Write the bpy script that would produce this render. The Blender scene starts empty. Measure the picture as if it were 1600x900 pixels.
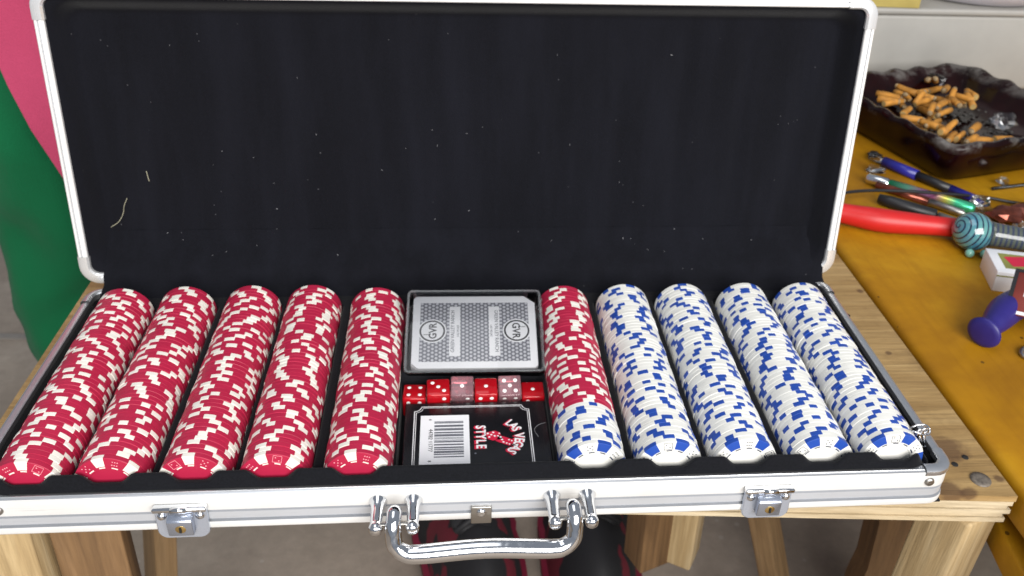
import bpy, bmesh, math, random
from mathutils import Vector, Matrix, noise as mnoise
random.seed(7)
S = bpy.context.scene
COL = S.collection
R = math.radians
PI = math.pi

# ------------------------------------------------------------------ camera
cd = bpy.data.cameras.new("camera")
cam = bpy.data.objects.new("camera", cd)
COL.objects.link(cam)
cam.location = (-0.012186, -0.373082, 0.396080)
cam.rotation_euler = (1.073480, -0.033010, -0.075229)
cd.sensor_width = 36.0
cd.lens = 0.87822 * 36.0
cd.shift_x = -0.01482
cd.shift_y = -0.06131
cd.clip_start = 0.02
cd.clip_end = 50.0
cd.dof.use_dof = True
cd.dof.focus_distance = 0.44
cd.dof.aperture_fstop = 18.0
S.camera = cam

# ------------------------------------------------------------------ light
W = bpy.data.worlds.new("World")
S.world = W
W.use_nodes = True
wn = W.node_tree
wn.nodes["Background"].inputs[0].default_value = (0.78, 0.86, 1.0, 1)
wn.nodes["Background"].inputs[1].default_value = 0.30


def area(name, loc, target, sx, sy, power, color):
    ld = bpy.data.lights.new(name, 'AREA')
    ld.shape = 'RECTANGLE'
    ld.size, ld.size_y = sx, sy
    ld.energy = power
    ld.color = color
    lo = bpy.data.objects.new(name, ld)
    COL.objects.link(lo)
    lo.location = loc
    lo.rotation_euler = (Vector(target) - Vector(loc)).to_track_quat('-Z', 'Y').to_euler()
    return lo


area("door_daylight", (0.55, -2.3, 1.35), (0.05, 0.1, 0.0), 2.6, 1.7, 150, (1.0, 0.98, 0.95))
area("ceiling_daylight", (-0.3, 0.1, 2.4), (0.0, 0.1, 0.0), 1.8, 1.2, 13, (0.95, 0.97, 1.0))
S.view_settings.view_transform = 'Standard'
S.view_settings.look = 'None'
S.view_settings.exposure = 0.0
S.view_settings.gamma = 1.0
S.render.engine = 'CYCLES'
S.cycles.use_denoising = True
S.cycles.max_bounces = 10
S.cycles.transparent_max_bounces = 16
S.cycles.caustics_reflective = False
S.cycles.caustics_refractive = False

# ------------------------------------------------------------------ materials


def srgb(r, g, b):
    f = lambda c: (c / 255 / 12.92) if c / 255 <= 0.04045 else ((c / 255 + 0.055) / 1.055) ** 2.4
    return (f(r), f(g), f(b), 1.0)


class NT:
    def __init__(self, name):
        self.m = bpy.data.materials.new(name)
        self.m.use_nodes = True
        self.t = self.m.node_tree
        self.b = self.t.nodes["Principled BSDF"]
        self.out = self.t.nodes["Material Output"]

    def n(self, typ, **kw):
        nd = self.t.nodes.new(typ)
        for k, v in kw.items():
            setattr(nd, k, v)
        return nd

    def l(self, a, b):
        self.t.links.new(a, b)

    def coord(self, scale=(1, 1, 1), rot=(0, 0, 0), loc=(0, 0, 0)):
        tc = self.n('ShaderNodeTexCoord')
        mp = self.n('ShaderNodeMapping')
        mp.inputs['Scale'].default_value = scale
        mp.inputs['Rotation'].default_value = rot
        mp.inputs['Location'].default_value = loc
        self.l(tc.outputs['Object'], mp.inputs['Vector'])
        return mp.outputs['Vector']

    def noise(self, vec, scale, detail=4, rough=0.55, dist=0.0):
        nd = self.n('ShaderNodeTexNoise')
        nd.inputs['Scale'].default_value = scale
        nd.inputs['Detail'].default_value = detail
        nd.inputs['Roughness'].default_value = rough
        nd.inputs['Distortion'].default_value = dist
        self.l(vec, nd.inputs['Vector'])
        return nd.outputs['Fac']

    def ramp(self, fac, stops):
        r = self.n('ShaderNodeValToRGB')
        e = r.color_ramp.elements
        while len(e) < len(stops):
            e.new(0.5)
        for i, (p, c) in enumerate(stops):
            e[i].position = p
            e[i].color = c if len(c) == 4 else (*c, 1)
        self.l(fac, r.inputs['Fac'])
        return r.outputs['Color']

    def mix(self, fac, a, b, mode='MIX'):
        x = self.n('ShaderNodeMix', data_type='RGBA', blend_type=mode)
        for s, v in ((x.inputs[0], fac), (x.inputs[6], a), (x.inputs[7], b)):
            if hasattr(v, 'links'):
                self.l(v, s)
            else:
                s.default_value = v
        return x.outputs[2]

    def math(self, op, a, b=0.0, c=0.0):
        x = self.n('ShaderNodeMath', operation=op)
        for s, v in zip(x.inputs, (a, b, c)):
            if hasattr(v, 'links'):
                self.l(v, s)
            else:
                s.default_value = v
        return x.outputs[0]

    def bump(self, h, strength=0.3, dist=0.001):
        b = self.n('ShaderNodeBump')
        b.inputs['Strength'].default_value = strength
        b.inputs['Distance'].default_value = dist
        self.l(h, b.inputs['Height'])
        self.l(b.outputs['Normal'], self.b.inputs['Normal'])

    def set(self, **kw):
        for k, v in kw.items():
            s = self.b.inputs[k.replace('_', ' ')]
            if hasattr(v, 'links'):
                self.l(v, s)
            else:
                s.default_value = v
        return self.m


def simple(name, col, rough=0.5, metal=0.0, var=0.08, nscale=60, bump=0.0, bscale=400, **kw):
    t = NT(name)
    v = t.coord()
    f = t.noise(v, nscale)
    dark = tuple(c * (1 - var) for c in col[:3]) + (1,)
    lite = tuple(min(1, c * (1 + var)) for c in col[:3]) + (1,)
    c = t.ramp(f, [(0.3, dark), (0.7, lite)])
    rr = t.math('MULTIPLY_ADD', f, 0.12, rough - 0.06)
    t.set(Base_Color=c, Metallic=metal, Roughness=rr, **kw)
    if bump:
        t.bump(t.noise(v, bscale, 3), bump, 0.0005)
    return t.m


def chip_mat(name, col, rough=0.42):
    t = NT(name)
    oi = t.n('ShaderNodeObjectInfo')
    v = t.coord()
    f = t.noise(v, 180, 3)
    a = tuple(c * 0.9 for c in col[:3]) + (1,)
    b = tuple(min(1, c * 1.07) for c in col[:3]) + (1,)
    c = t.mix(t.math('MULTIPLY_ADD', f, 0.5, t.math('MULTIPLY', oi.outputs['Random'], 0.6)), a, b)
    t.set(Base_Color=c, Roughness=rough, Specular_IOR_Level=0.4)
    t.bump(f, 0.12, 0.0003)
    return t.m


M = {}
M['chip_red'] = chip_mat('chip red clay', (0.44, 0.0170, 0.058, 1))
M['chip_white'] = chip_mat('chip white clay', (0.80, 0.79, 0.74, 1))
M['chip_blue'] = chip_mat('chip blue spot', (0.018, 0.070, 0.37, 1))
M['chip_cream'] = chip_mat('chip cream spot', (0.84, 0.81, 0.73, 1))
M['emblem_pink'] = simple('emblem pale', (0.85, 0.35, 0.40, 1), 0.4)
M['emblem_ink'] = simple('emblem ink', (0.03, 0.04, 0.08, 1), 0.4)


def felt(name, col, lint=0.0, stripe=False):
    t = NT(name)
    v = t.coord()
    f = t.noise(v, 900, 3, 0.6)
    g = t.noise(v, 22, 4, 0.6)
    c = t.ramp(f, [(0.3, tuple(x * 0.65 for x in col) + (1,)), (0.72, tuple(x * 1.45 for x in col) + (1,))])
    c = t.mix(t.math('MULTIPLY', g, 0.55), c, tuple(x * 1.9 for x in col) + (1,))
    if lint:
        vo = t.n('ShaderNodeTexVoronoi')
        vo.inputs['Scale'].default_value = 130
        t.l(v, vo.inputs['Vector'])
        sp = t.math('LESS_THAN', vo.outputs['Distance'], 0.06)
        gate = t.math('GREATER_THAN', t.noise(v, 45, 2), 0.60)
        c = t.mix(t.math('MULTIPLY', t.math('MULTIPLY', sp, gate), lint), c, (0.16, 0.16, 0.17, 1))
    t.set(Base_Color=c, Roughness=0.95, Specular_IOR_Level=0.15, Sheen_Weight=0.12, Sheen_Roughness=0.4)
    if stripe:
        vs_ = t.coord((26, 26, 2.5))
        st = t.ramp(t.noise(vs_, 1.6, 4, 0.6), [(0.40, (0, 0, 0)), (0.75, (1, 1, 1))])
        c = t.mix(t.math('MULTIPLY', st, 0.40), c, tuple(x * 3.2 for x in col) + (1,))
        t.l(c, t.b.inputs['Base Color'])
    t.bump(f, 0.5, 0.0006)
    return t.m


M['felt'] = felt('black velvet lining', (0.0034, 0.0036, 0.0056), 0.35, True)
M['felt_tray'] = felt('black flocked tray', (0.0050, 0.0053, 0.0070), 0.25)


def alu(name, col=(0.90, 0.90, 0.89), rough=0.36, axis=0, metal=0.35):
    t = NT(name)
    sc = [60, 60, 60]
    sc[axis] = 1.5
    v = t.coord(tuple(s * 10 for s in sc))
    f = t.noise(v, 1.0, 5, 0.7)
    v2 = t.coord()
    g = t.noise(v2, 35, 4)
    c = t.mix(t.math('MULTIPLY', g, 0.35), (*col, 1), tuple(x * 0.82 for x in col) + (1,))
    t.set(Base_Color=c, Metallic=metal, Roughness=t.math('MULTIPLY_ADD', f, 0.18, rough - 0.06))
    sc_ = t.ramp(t.noise(t.coord(tuple(q * 4 for q in sc), (0.1, 0.2, 0.3)), 2.0, 6, 0.8), [(0.60, (0, 0, 0)), (0.66, (1, 1, 1))])
    sm = t.ramp(t.noise(v2, 16, 5, 0.65), [(0.45, (0, 0, 0)), (0.75, (1, 1, 1))])
    c = t.mix(t.math('MULTIPLY', sc_, 0.35), c, tuple(x * 0.55 for x in col) + (1,))
    c = t.mix(t.math('MULTIPLY', sm, 0.30), c, (col[0] * 0.70, col[1] * 0.69, col[2] * 0.64, 1))
    t.l(c, t.b.inputs['Base Color'])
    t.bump(t.math('ADD', f, sc_), 0.06, 0.0003)
    return t.m


M['alu'] = alu('brushed aluminium')
M['alu_rim'] = alu('aluminium rim', (0.72, 0.73, 0.75), 0.3, 0, 0.92)
M['alu_mid'] = alu('aluminium channel', (0.70, 0.73, 0.78), 0.36, 0, 0.5)
M['guard'] = alu('bright corner cap', (0.90, 0.90, 0.90), 0.22, 2, 0.55)
M['alu_dark'] = alu('aluminium groove', (0.56, 0.58, 0.62), 0.4, 0, 0.6)
M['alu_lid'] = alu('pale aluminium edging', (0.92, 0.92, 0.91), 0.42, 2, 0.25)


def chrome(name, col=(0.78, 0.79, 0.81), rough=0.07):
    t = NT(name)
    v = t.coord()
    f = t.noise(v, 240, 4, 0.7)
    sm = t.ramp(f, [(0.45, (rough, rough, rough)), (0.8, (rough + 0.22,) * 3)])
    t.set(Base_Color=(*col, 1), Metallic=1.0, Roughness=sm)
    return t.m


M['chrome'] = chrome('polished chrome')
M['nickel'] = alu('nickel plate', (0.62, 0.68, 0.80), 0.22, 0, 0.7)
M['steel'] = chrome('worn steel', (0.45, 0.43, 0.40), 0.35)
M['rusty'] = simple('dull nail head', (0.16, 0.135, 0.11, 1), 0.55, 0.3, var=0.35, nscale=500)
M['lock_nickel'] = alu('nickel lock body', (0.50, 0.55, 0.66), 0.2, 0, 0.85)
M['brass'] = chrome('brass', (0.75, 0.55, 0.22), 0.25)
M['hole'] = simple('dark slot', (0.01, 0.009, 0.008, 1), 0.8)


def clear(name, tint=(0.995, 0.995, 1.0), rough=0.06, gloss=1.0):
    """thin clear plastic: light passes, a Fresnel share reflects"""
    t = NT(name)
    t.t.nodes.remove(t.b)
    tr = t.n('ShaderNodeBsdfTransparent')
    v = t.coord()
    f = t.noise(v, 70, 4)
    t.l(t.mix(f, (*tint, 1), tuple(x * 0.98 for x in tint) + (1,)), tr.inputs['Color'])
    gl = t.n('ShaderNodeBsdfGlossy')
    gl.inputs['Roughness'].default_value = rough
    fr = t.n('ShaderNodeFresnel')
    fr.inputs['IOR'].default_value = 1.48
    mx = t.n('ShaderNodeMixShader')
    t.l(t.math('MULTIPLY', fr.outputs[0], gloss), mx.inputs[0])
    t.l(tr.outputs[0], mx.inputs[1])
    t.l(gl.outputs[0], mx.inputs[2])
    t.l(mx.outputs[0], t.out.inputs['Surface'])
    return t.m


M['clear'] = clear('clear acrylic')
M['clear_edge'] = clear('clear acrylic edge', (0.80, 0.81, 0.80), 0.12, 2.6)
M['wrap'] = clear('clear wrapper', (0.9, 0.9, 0.9), 0.15)


def dice_mat(name, tint, body, dens=0.5):
    t = NT(name)
    t.t.nodes.remove(t.b)
    tr = t.n('ShaderNodeBsdfTransparent')
    tr.inputs['Color'].default_value = (*tint, 1)
    v = t.coord()
    f = t.noise(v, 90, 3)
    df = t.n('ShaderNodeBsdfDiffuse')
    t.l(t.mix(f, (*body, 1), tuple(x * 0.6 for x in body) + (1,)), df.inputs['Color'])
    m1 = t.n('ShaderNodeMixShader')
    m1.inputs[0].default_value = dens
    t.l(tr.outputs[0], m1.inputs[1])
    t.l(df.outputs[0], m1.inputs[2])
    gl = t.n('ShaderNodeBsdfGlossy')
    gl.inputs['Roughness'].default_value = 0.05
    fr = t.n('ShaderNodeFresnel')
    fr.inputs['IOR'].default_value = 1.5
    m2 = t.n('ShaderNodeMixShader')
    t.l(fr.outputs[0], m2.inputs[0])
    t.l(m1.outputs[0], m2.inputs[1])
    t.l(gl.outputs[0], m2.inputs[2])
    t.l(m2.outputs[0], t.out.inputs['Surface'])
    return t.m


M['dice_red'] = dice_mat('red translucent acrylic', (0.75, 0.01, 0.02), (0.78, 0.010, 0.022), 0.60)
M['dice_glare'] = dice_mat('acrylic with painted glare', (0.85, 0.40, 0.44), (0.66, 0.36, 0.41), 0.34)  # sky glare on the two tipped dice, put into a paler body colour
M['pip'] = simple('white pip paint', (0.85, 0.84, 0.82, 1), 0.4)

M['paper'] = simple('white card stock', (0.87, 0.87, 0.89, 1), 0.45, var=0.03)
M['print_black'] = simple('black ink', (0.012, 0.012, 0.014, 1), 0.4)
M['print_grey'] = simple('grey ink', (0.13, 0.135, 0.16, 1), 0.5)
M['print_red'] = simple('red ink', (0.60, 0.012, 0.05, 1), 0.4)
M['print_white'] = simple('white ink', (0.85, 0.84, 0.85, 1), 0.4)
M['pack_black'] = simple('glossy black carton', (0.009, 0.009, 0.011, 1), 0.25, var=0.2, nscale=30)


def lattice():
    t = NT('grey lattice card back')
    tc = t.n('ShaderNodeTexCoord')
    sx = t.n('ShaderNodeSeparateXYZ')
    t.l(tc.outputs['Object'], sx.inputs[0])
    k = 2 * PI / 0.0026
    x = t.math('MULTIPLY', sx.outputs[0], k)
    y = t.math('MULTIPLY', sx.outputs[1], k)
    x5 = t.math('MULTIPLY', x, 0.5)
    y8 = t.math('MULTIPLY', y, 0.866)
    m = t.math('ADD', t.math('COSINE', x), t.math('ADD', t.math('COSINE', t.math('ADD', x5, y8)), t.math('COSINE', t.math('SUBTRACT', x5, y8))))
    m = t.math('MULTIPLY', m, 0.6)
    col = t.ramp(t.math('MULTIPLY_ADD', m, 0.4, 0.5), [(0.25, (0.16, 0.165, 0.19)), (0.45, (0.27, 0.275, 0.31)), (0.75, (0.62, 0.62, 0.66))])
    t.set(Base_Color=col, Roughness=0.45)
    return t.m


M['lattice'] = lattice()


def wood(name, a, b, c, axis=0, scale=1.0, rough=0.6, knots=0.3, coat=0.0, wear=None, stains=()):
    """grain lines run along AXIS"""
    t = NT(name)
    sc = [14 * scale] * 3
    sc[axis] = 1.1 * scale
    v = t.coord(tuple(sc))
    n1 = t.noise(v, 3.0, 6, 0.65, 0.6)
    sc2 = [120 * scale] * 3
    sc2[axis] = 5 * scale
    v2 = t.coord(tuple(sc2))
    n2 = t.noise(v2, 2.0, 4, 0.7)
    v3 = t.coord((1, 1, 1), (0, 0, 0), (0.3, 0.1, 0))
    n3 = t.noise(v3, 9 * scale, 3, 0.6)
    col = t.ramp(n1, [(0.28, a), (0.5, b), (0.72, c)])
    ln = t.ramp(n2, [(0.44, (0, 0, 0)), (0.68, (1, 1, 1))])
    col = t.mix(t.math('MULTIPLY', ln, 0.42), col, (*[x * 0.55 for x in a[:3]], 1))
    kn = t.ramp(n3, [(0.66, (0, 0, 0)), (0.74, (1, 1, 1))])
    col = t.mix(t.math('MULTIPLY', kn, knots), col, (*[x * 0.35 for x in a[:3]], 1))
    if wear:
        w = t.ramp(t.noise(v3, 26, 5, 0.7), [(0.5, (0, 0, 0)), (0.72, (1, 1, 1))])
        col = t.mix(t.math('MULTIPLY', w, 0.5), col, (*wear, 1))
    for (sx_, sy_, rad) in stains:
        vd = t.n('ShaderNodeVectorMath', operation='DISTANCE')
        t.l(v3, vd.inputs[0])
        vd.inputs[1].default_value = (sx_ + 0.3, sy_ + 0.1, 0.0)
        dn = t.math('ADD', vd.outputs['Value'], t.math('MULTIPLY', t.math('SUBTRACT', t.noise(v3, 70, 4), 0.5), rad * 1.6))
        mk = t.ramp(t.math('DIVIDE', dn, rad), [(0.55, (1, 1, 1)), (1.0, (0, 0, 0))])
        col = t.mix(t.math('MULTIPLY', mk, 0.72), col, (0.085, 0.040, 0.018, 1))
    t.set(Base_Color=col, Roughness=t.math('MULTIPLY_ADD', n1, 0.2, rough - 0.1), Coat_Weight=coat, Coat_Roughness=0.22)
    t.bump(t.math('ADD', n2, t.math('MULTIPLY', n1, 0.6)), 0.55 if not coat else 0.12, 0.0012)
    return t.m


M['bench_wood'] = wood('raw pine bench top', (0.23, 0.135, 0.045), (0.37, 0.235, 0.092), (0.49, 0.335, 0.150), 0, 1.0, 0.62, 0.45, 0.0, (0.15, 0.085, 0.03), ((0.306, 0.047, 0.014), (0.288, 0.012, 0.012), (0.300, 0.008, 0.006), (0.325, 0.020, 0.004), (0.296, 0.137, 0.004), (0.312, 0.150, 0.003), (0.325, 0.235, 0.004)))
M['ply_edge'] = wood('plywood edge', (0.40, 0.30, 0.17), (0.55, 0.44, 0.28), (0.66, 0.56, 0.39), 0, 1.3, 0.7, 0.15)
M['leg_wood'] = wood('pale pine post', (0.34, 0.225, 0.10), (0.52, 0.38, 0.20), (0.66, 0.54, 0.34), 2, 1.0, 0.65, 0.3)
M['brown_wood'] = wood('brown rough board', (0.10, 0.052, 0.02), (0.20, 0.11, 0.045), (0.34, 0.20, 0.095), 2, 0.8, 0.7, 0.6)
M['stick_wood'] = wood('tan stick', (0.19, 0.115, 0.05), (0.32, 0.20, 0.095), (0.44, 0.29, 0.15), 2, 1.0, 0.7, 0.4)


def amber_mat():
    t = NT('amber varnished table')
    v = t.coord()
    big = t.noise(v, 5.5, 5, 0.62, 0.4)
    mid = t.noise(v, 28, 5, 0.7)
    gr = t.noise(t.coord((150, 9, 60)), 1.0, 4, 0.6)
    c = t.ramp(big, [(0.30, (0.22, 0.090, 0.003)), (0.5, (0.38, 0.175, 0.005)), (0.72, (0.52, 0.285, 0.012))])
    c = t.mix(t.math('MULTIPLY', t.ramp(mid, [(0.46, (0, 0, 0)), (0.72, (1, 1, 1))]), 0.45), c, (0.26, 0.11, 0.006, 1))
    c = t.mix(t.math('MULTIPLY', t.ramp(gr, [(0.5, (0, 0, 0)), (0.75, (1, 1, 1))]), 0.22), c, (0.16, 0.06, 0.003, 1))
    vo = t.n('ShaderNodeTexVoronoi')
    vo.inputs['Scale'].default_value = 55
    t.l(v, vo.inputs['Vector'])
    sp = t.math('MULTIPLY', t.math('LESS_THAN', vo.outputs['Distance'], 0.11), t.math('GREATER_THAN', t.noise(v, 30, 2), 0.55))
    c = t.mix(t.math('MULTIPLY', sp, 0.8), c, (0.05, 0.025, 0.008, 1))
    t.set(Base_Color=c, Roughness=t.math('MULTIPLY_ADD', mid, 0.3, 0.33), Specular_IOR_Level=0.22)
    t.bump(t.math('ADD', gr, mid), 0.18, 0.001)
    return t.m


M['amber_wood'] = amber_mat()



def concrete():
    t = NT('stained concrete')
    v = t.coord()
    n1 = t.noise(v, 3.5, 6, 0.65)
    n2 = t.noise(v, 60, 5, 0.7)
    c = t.ramp(n1, [(0.3, (0.21, 0.170, 0.132)), (0.55, (0.34, 0.280, 0.225)), (0.75, (0.47, 0.40, 0.33))])
    c = t.mix(t.math('MULTIPLY', n2, 0.5), c, (0.07, 0.06, 0.052, 1))
    vo = t.n('ShaderNodeTexVoronoi')
    vo.inputs['Scale'].default_value = 26
    t.l(v, vo.inputs['Vector'])
    sp = t.math('LESS_THAN', vo.outputs['Distance'], 0.085)
    c = t.mix(t.math('MULTIPLY', sp, 0.5), c, (0.34, 0.31, 0.27, 1))
    t.set(Base_Color=c, Roughness=0.85)
    t.bump(n2, 0.3, 0.002)
    return t.m


M['concrete'] = concrete()
M['joint'] = simple('pale floor joint', (0.22, 0.20, 0.18, 1), 0.9)


def cloth(name, col):
    t = NT(name)
    v = t.coord()
    f = t.noise(v, 700, 3, 0.6)
    g = t.noise(v, 14, 4, 0.6)
    c = t.mix(t.math('MULTIPLY_ADD', g, 0.5, t.math('MULTIPLY', f, 0.3)), tuple(x * 0.75 for x in col) + (1,), tuple(x * 1.2 for x in col) + (1,))
    t.set(Base_Color=c, Roughness=0.92, Sheen_Weight=0.06, Specular_IOR_Level=0.15)
    w_ = t.noise(t.coord((12, 12, 5), (0.25, 0.3, 0)), 1.0, 2, 0.45, 0.2)
    t.bump(t.math('ADD', t.math('MULTIPLY', f, 0.25), t.math('MULTIPLY', w_, 3.0)), 0.6, 0.008)
    return t.m


M['pink'] = cloth('pink jersey', (0.52, 0.065, 0.145))
M['green'] = cloth('green fleece', (0.006, 0.135, 0.050))
M['skin'] = simple('skin', (0.42, 0.24, 0.16, 1), 0.5)
M['hair'] = simple('dark hair', (0.02, 0.013, 0.009, 1), 0.6)
M['eye'] = simple('eye', (0.05, 0.03, 0.02, 1), 0.2)


def sneaker_mat():
    t = NT('red and black shoe fabric')
    v = t.coord()
    f = t.noise(v, 24, 2, 0.5)
    c = t.ramp(f, [(0.52, (0.008, 0.008, 0.010)), (0.55, (0.12, 0.006, 0.016))])
    t.set(Base_Color=c, Roughness=0.75)
    t.bump(t.noise(v, 500, 3), 0.4, 0.001)
    return t.m


M['shoe'] = sneaker_mat()
M['shoe_sole'] = simple('crimson sole', (0.17, 0.008, 0.028, 1), 0.6)
M['shoe_black'] = simple('black lace', (0.010, 0.010, 0.012, 1), 0.7)


def ash_glass():
    t = NT('dark oxblood glass')
    v = t.coord()
    f = t.noise(v, 16, 5, 0.65)
    c = t.ramp(f, [(0.35, (0.0045, 0.0016, 0.0016)), (0.7, (0.016, 0.0028, 0.0028))])
    lw = t.ramp(t.noise(v, 34, 5, 0.7), [(0.48, (0, 0, 0)), (0.68, (1, 1, 1))])
    sx = t.n('ShaderNodeSeparateXYZ')
    t.l(v, sx.inputs[0])
    top = t.ramp(t.math('MULTIPLY', sx.outputs[2], 22), [(0.80, (0, 0, 0)), (1.0, (1, 1, 1))])
    ashy = t.math('MULTIPLY', lw, t.math('MULTIPLY_ADD', top, 0.95, 0.0))
    c = t.mix(ashy, c, (0.16, 0.15, 0.14, 1))
    t.set(Base_Color=c, Roughness=t.math('MULTIPLY_ADD', ashy, 0.6, 0.14), Specular_IOR_Level=0.2)
    return t.m


M['ash_glass'] = ash_glass()
M['ash'] = simple('grey ash', (0.06, 0.056, 0.052, 1), 0.95, var=0.8, nscale=160, bump=0.8)
M['butt'] = simple('orange filter paper', (0.46, 0.20, 0.028, 1), 0.7, var=0.30, nscale=90)
M['butt_end'] = simple('filter end', (0.42, 0.28, 0.10, 1), 0.9, var=0.3)
M['burnt'] = simple('burnt paper end', (0.30, 0.21, 0.11, 1), 0.9, var=0.6, nscale=300)
M['red_rubber'] = simple('red rubber sleeve', (0.54, 0.014, 0.014, 1), 0.42)
M['purple'] = simple('purple silicone', (0.020, 0.014, 0.15, 1), 0.42)
M['blue_plastic'] = simple('blue plastic', (0.018, 0.018, 0.22, 1), 0.3)
M['dark_plastic'] = simple('black plastic', (0.014, 0.014, 0.016, 1), 0.4)
M['white_plastic'] = simple('white enamel box', (0.35, 0.34, 0.315, 1), 0.45, var=0.12, nscale=9)
M['plate'] = simple('lilac white plate', (0.60, 0.58, 0.64, 1), 0.3, var=0.03)
M['yellow_box'] = simple('yellow card box', (0.45, 0.36, 0.11, 1), 0.5)
M['mint'] = simple('mint glass', (0.20, 0.48, 0.40, 1), 0.12, Coat_Weight=0.6)
M['copper_foil'] = simple('copper brown foil', (0.20, 0.055, 0.035, 1), 0.22, 0.7, var=0.5, nscale=90)
M['bucket'] = simple('pale blue plastic bucket', (0.40, 0.47, 0.58, 1), 0.45)
M['green_label'] = simple('green label', (0.06, 0.28, 0.05, 1), 0.4)
M['lint'] = simple('pale lint', (0.22, 0.22, 0.23, 1), 0.9)
M['straw'] = simple('dry grass thread', (0.36, 0.34, 0.24, 1), 0.8)
M['olive'] = simple('olive ink', (0.25, 0.25, 0.06, 1), 0.5)
M['pack_pic'] = simple('teal ink', (0.12, 0.32, 0.33, 1), 0.5)
M['sticker_red'] = simple('brick red print', (0.22, 0.035, 0.025, 1), 0.4)


def pen_rainbow():
    t = NT('iridescent pen barrel')
    tc = t.n('ShaderNodeTexCoord')
    sx = t.n('ShaderNodeSeparateXYZ')
    t.l(tc.outputs['Object'], sx.inputs[0])
    u = t.math('MULTIPLY', sx.outputs[0], 1 / 0.094)
    c = t.ramp(u, [(0.25, (0.02, 0.42, 0.16)), (0.45, (0.25, 0.62, 0.42)), (0.58, (0.55, 0.30, 0.48)), (0.72, (0.62, 0.20, 0.42)), (0.84, (0.75, 0.70, 0.12)), (0.95, (0.08, 0.60, 0.32))])
    t.set(Base_Color=c, Metallic=0.75, Roughness=0.25)
    return t.m


M['rainbow'] = pen_rainbow()


def swirl():
    t = NT('striped blue lampwork glass')
    tc = t.n('ShaderNodeTexCoord')
    sx = t.n('ShaderNodeSeparateXYZ')
    t.l(tc.outputs['Object'], sx.inputs[0])
    # spiral about the local x axis: latitude plus a little of the angle
    r = t.math('SQRT', t.math('ADD', t.math('POWER', sx.outputs[1], 2), t.math('POWER', sx.outputs[2], 2)))
    ang = t.math('ARCTAN2', sx.outputs[2], sx.outputs[1])
    lat = t.math('ARCTAN2', r, sx.outputs[0])
    ph = t.math('ADD', t.math('MULTIPLY', lat, 22.0), ang)
    s = t.math('SINE', ph)
    f = t.noise(tc.outputs['Object'], 60, 3)
    base = t.ramp(f, [(0.35, (0.04, 0.17, 0.27)), (0.65, (0.12, 0.30, 0.28))])
    c = t.mix(t.math('GREATER_THAN', s, 0.6), base, (0.008, 0.018, 0.05, 1))
    t.set(Base_Color=c, Roughness=0.08, Coat_Weight=1.0, Coat_Roughness=0.03)
    return t.m


M['swirl'] = swirl()


def stem_glass():
    t = NT('smoky striped glass tube')
    tc = t.n('ShaderNodeTexCoord')
    sx = t.n('ShaderNodeSeparateXYZ')
    t.l(tc.outputs['Object'], sx.inputs[0])
    s = t.math('SINE', t.math('MULTIPLY', sx.outputs[0], 1500.0))
    c = t.mix(t.math('GREATER_THAN', s, 0.3), (0.10, 0.12, 0.10, 1), (0.035, 0.05, 0.10, 1))
    t.set(Base_Color=c, Roughness=0.08, Coat_Weight=0.8, Alpha=0.8)
    return t.m


M['stem_glass'] = stem_glass()

# ------------------------------------------------------------------ mesh helpers


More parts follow.
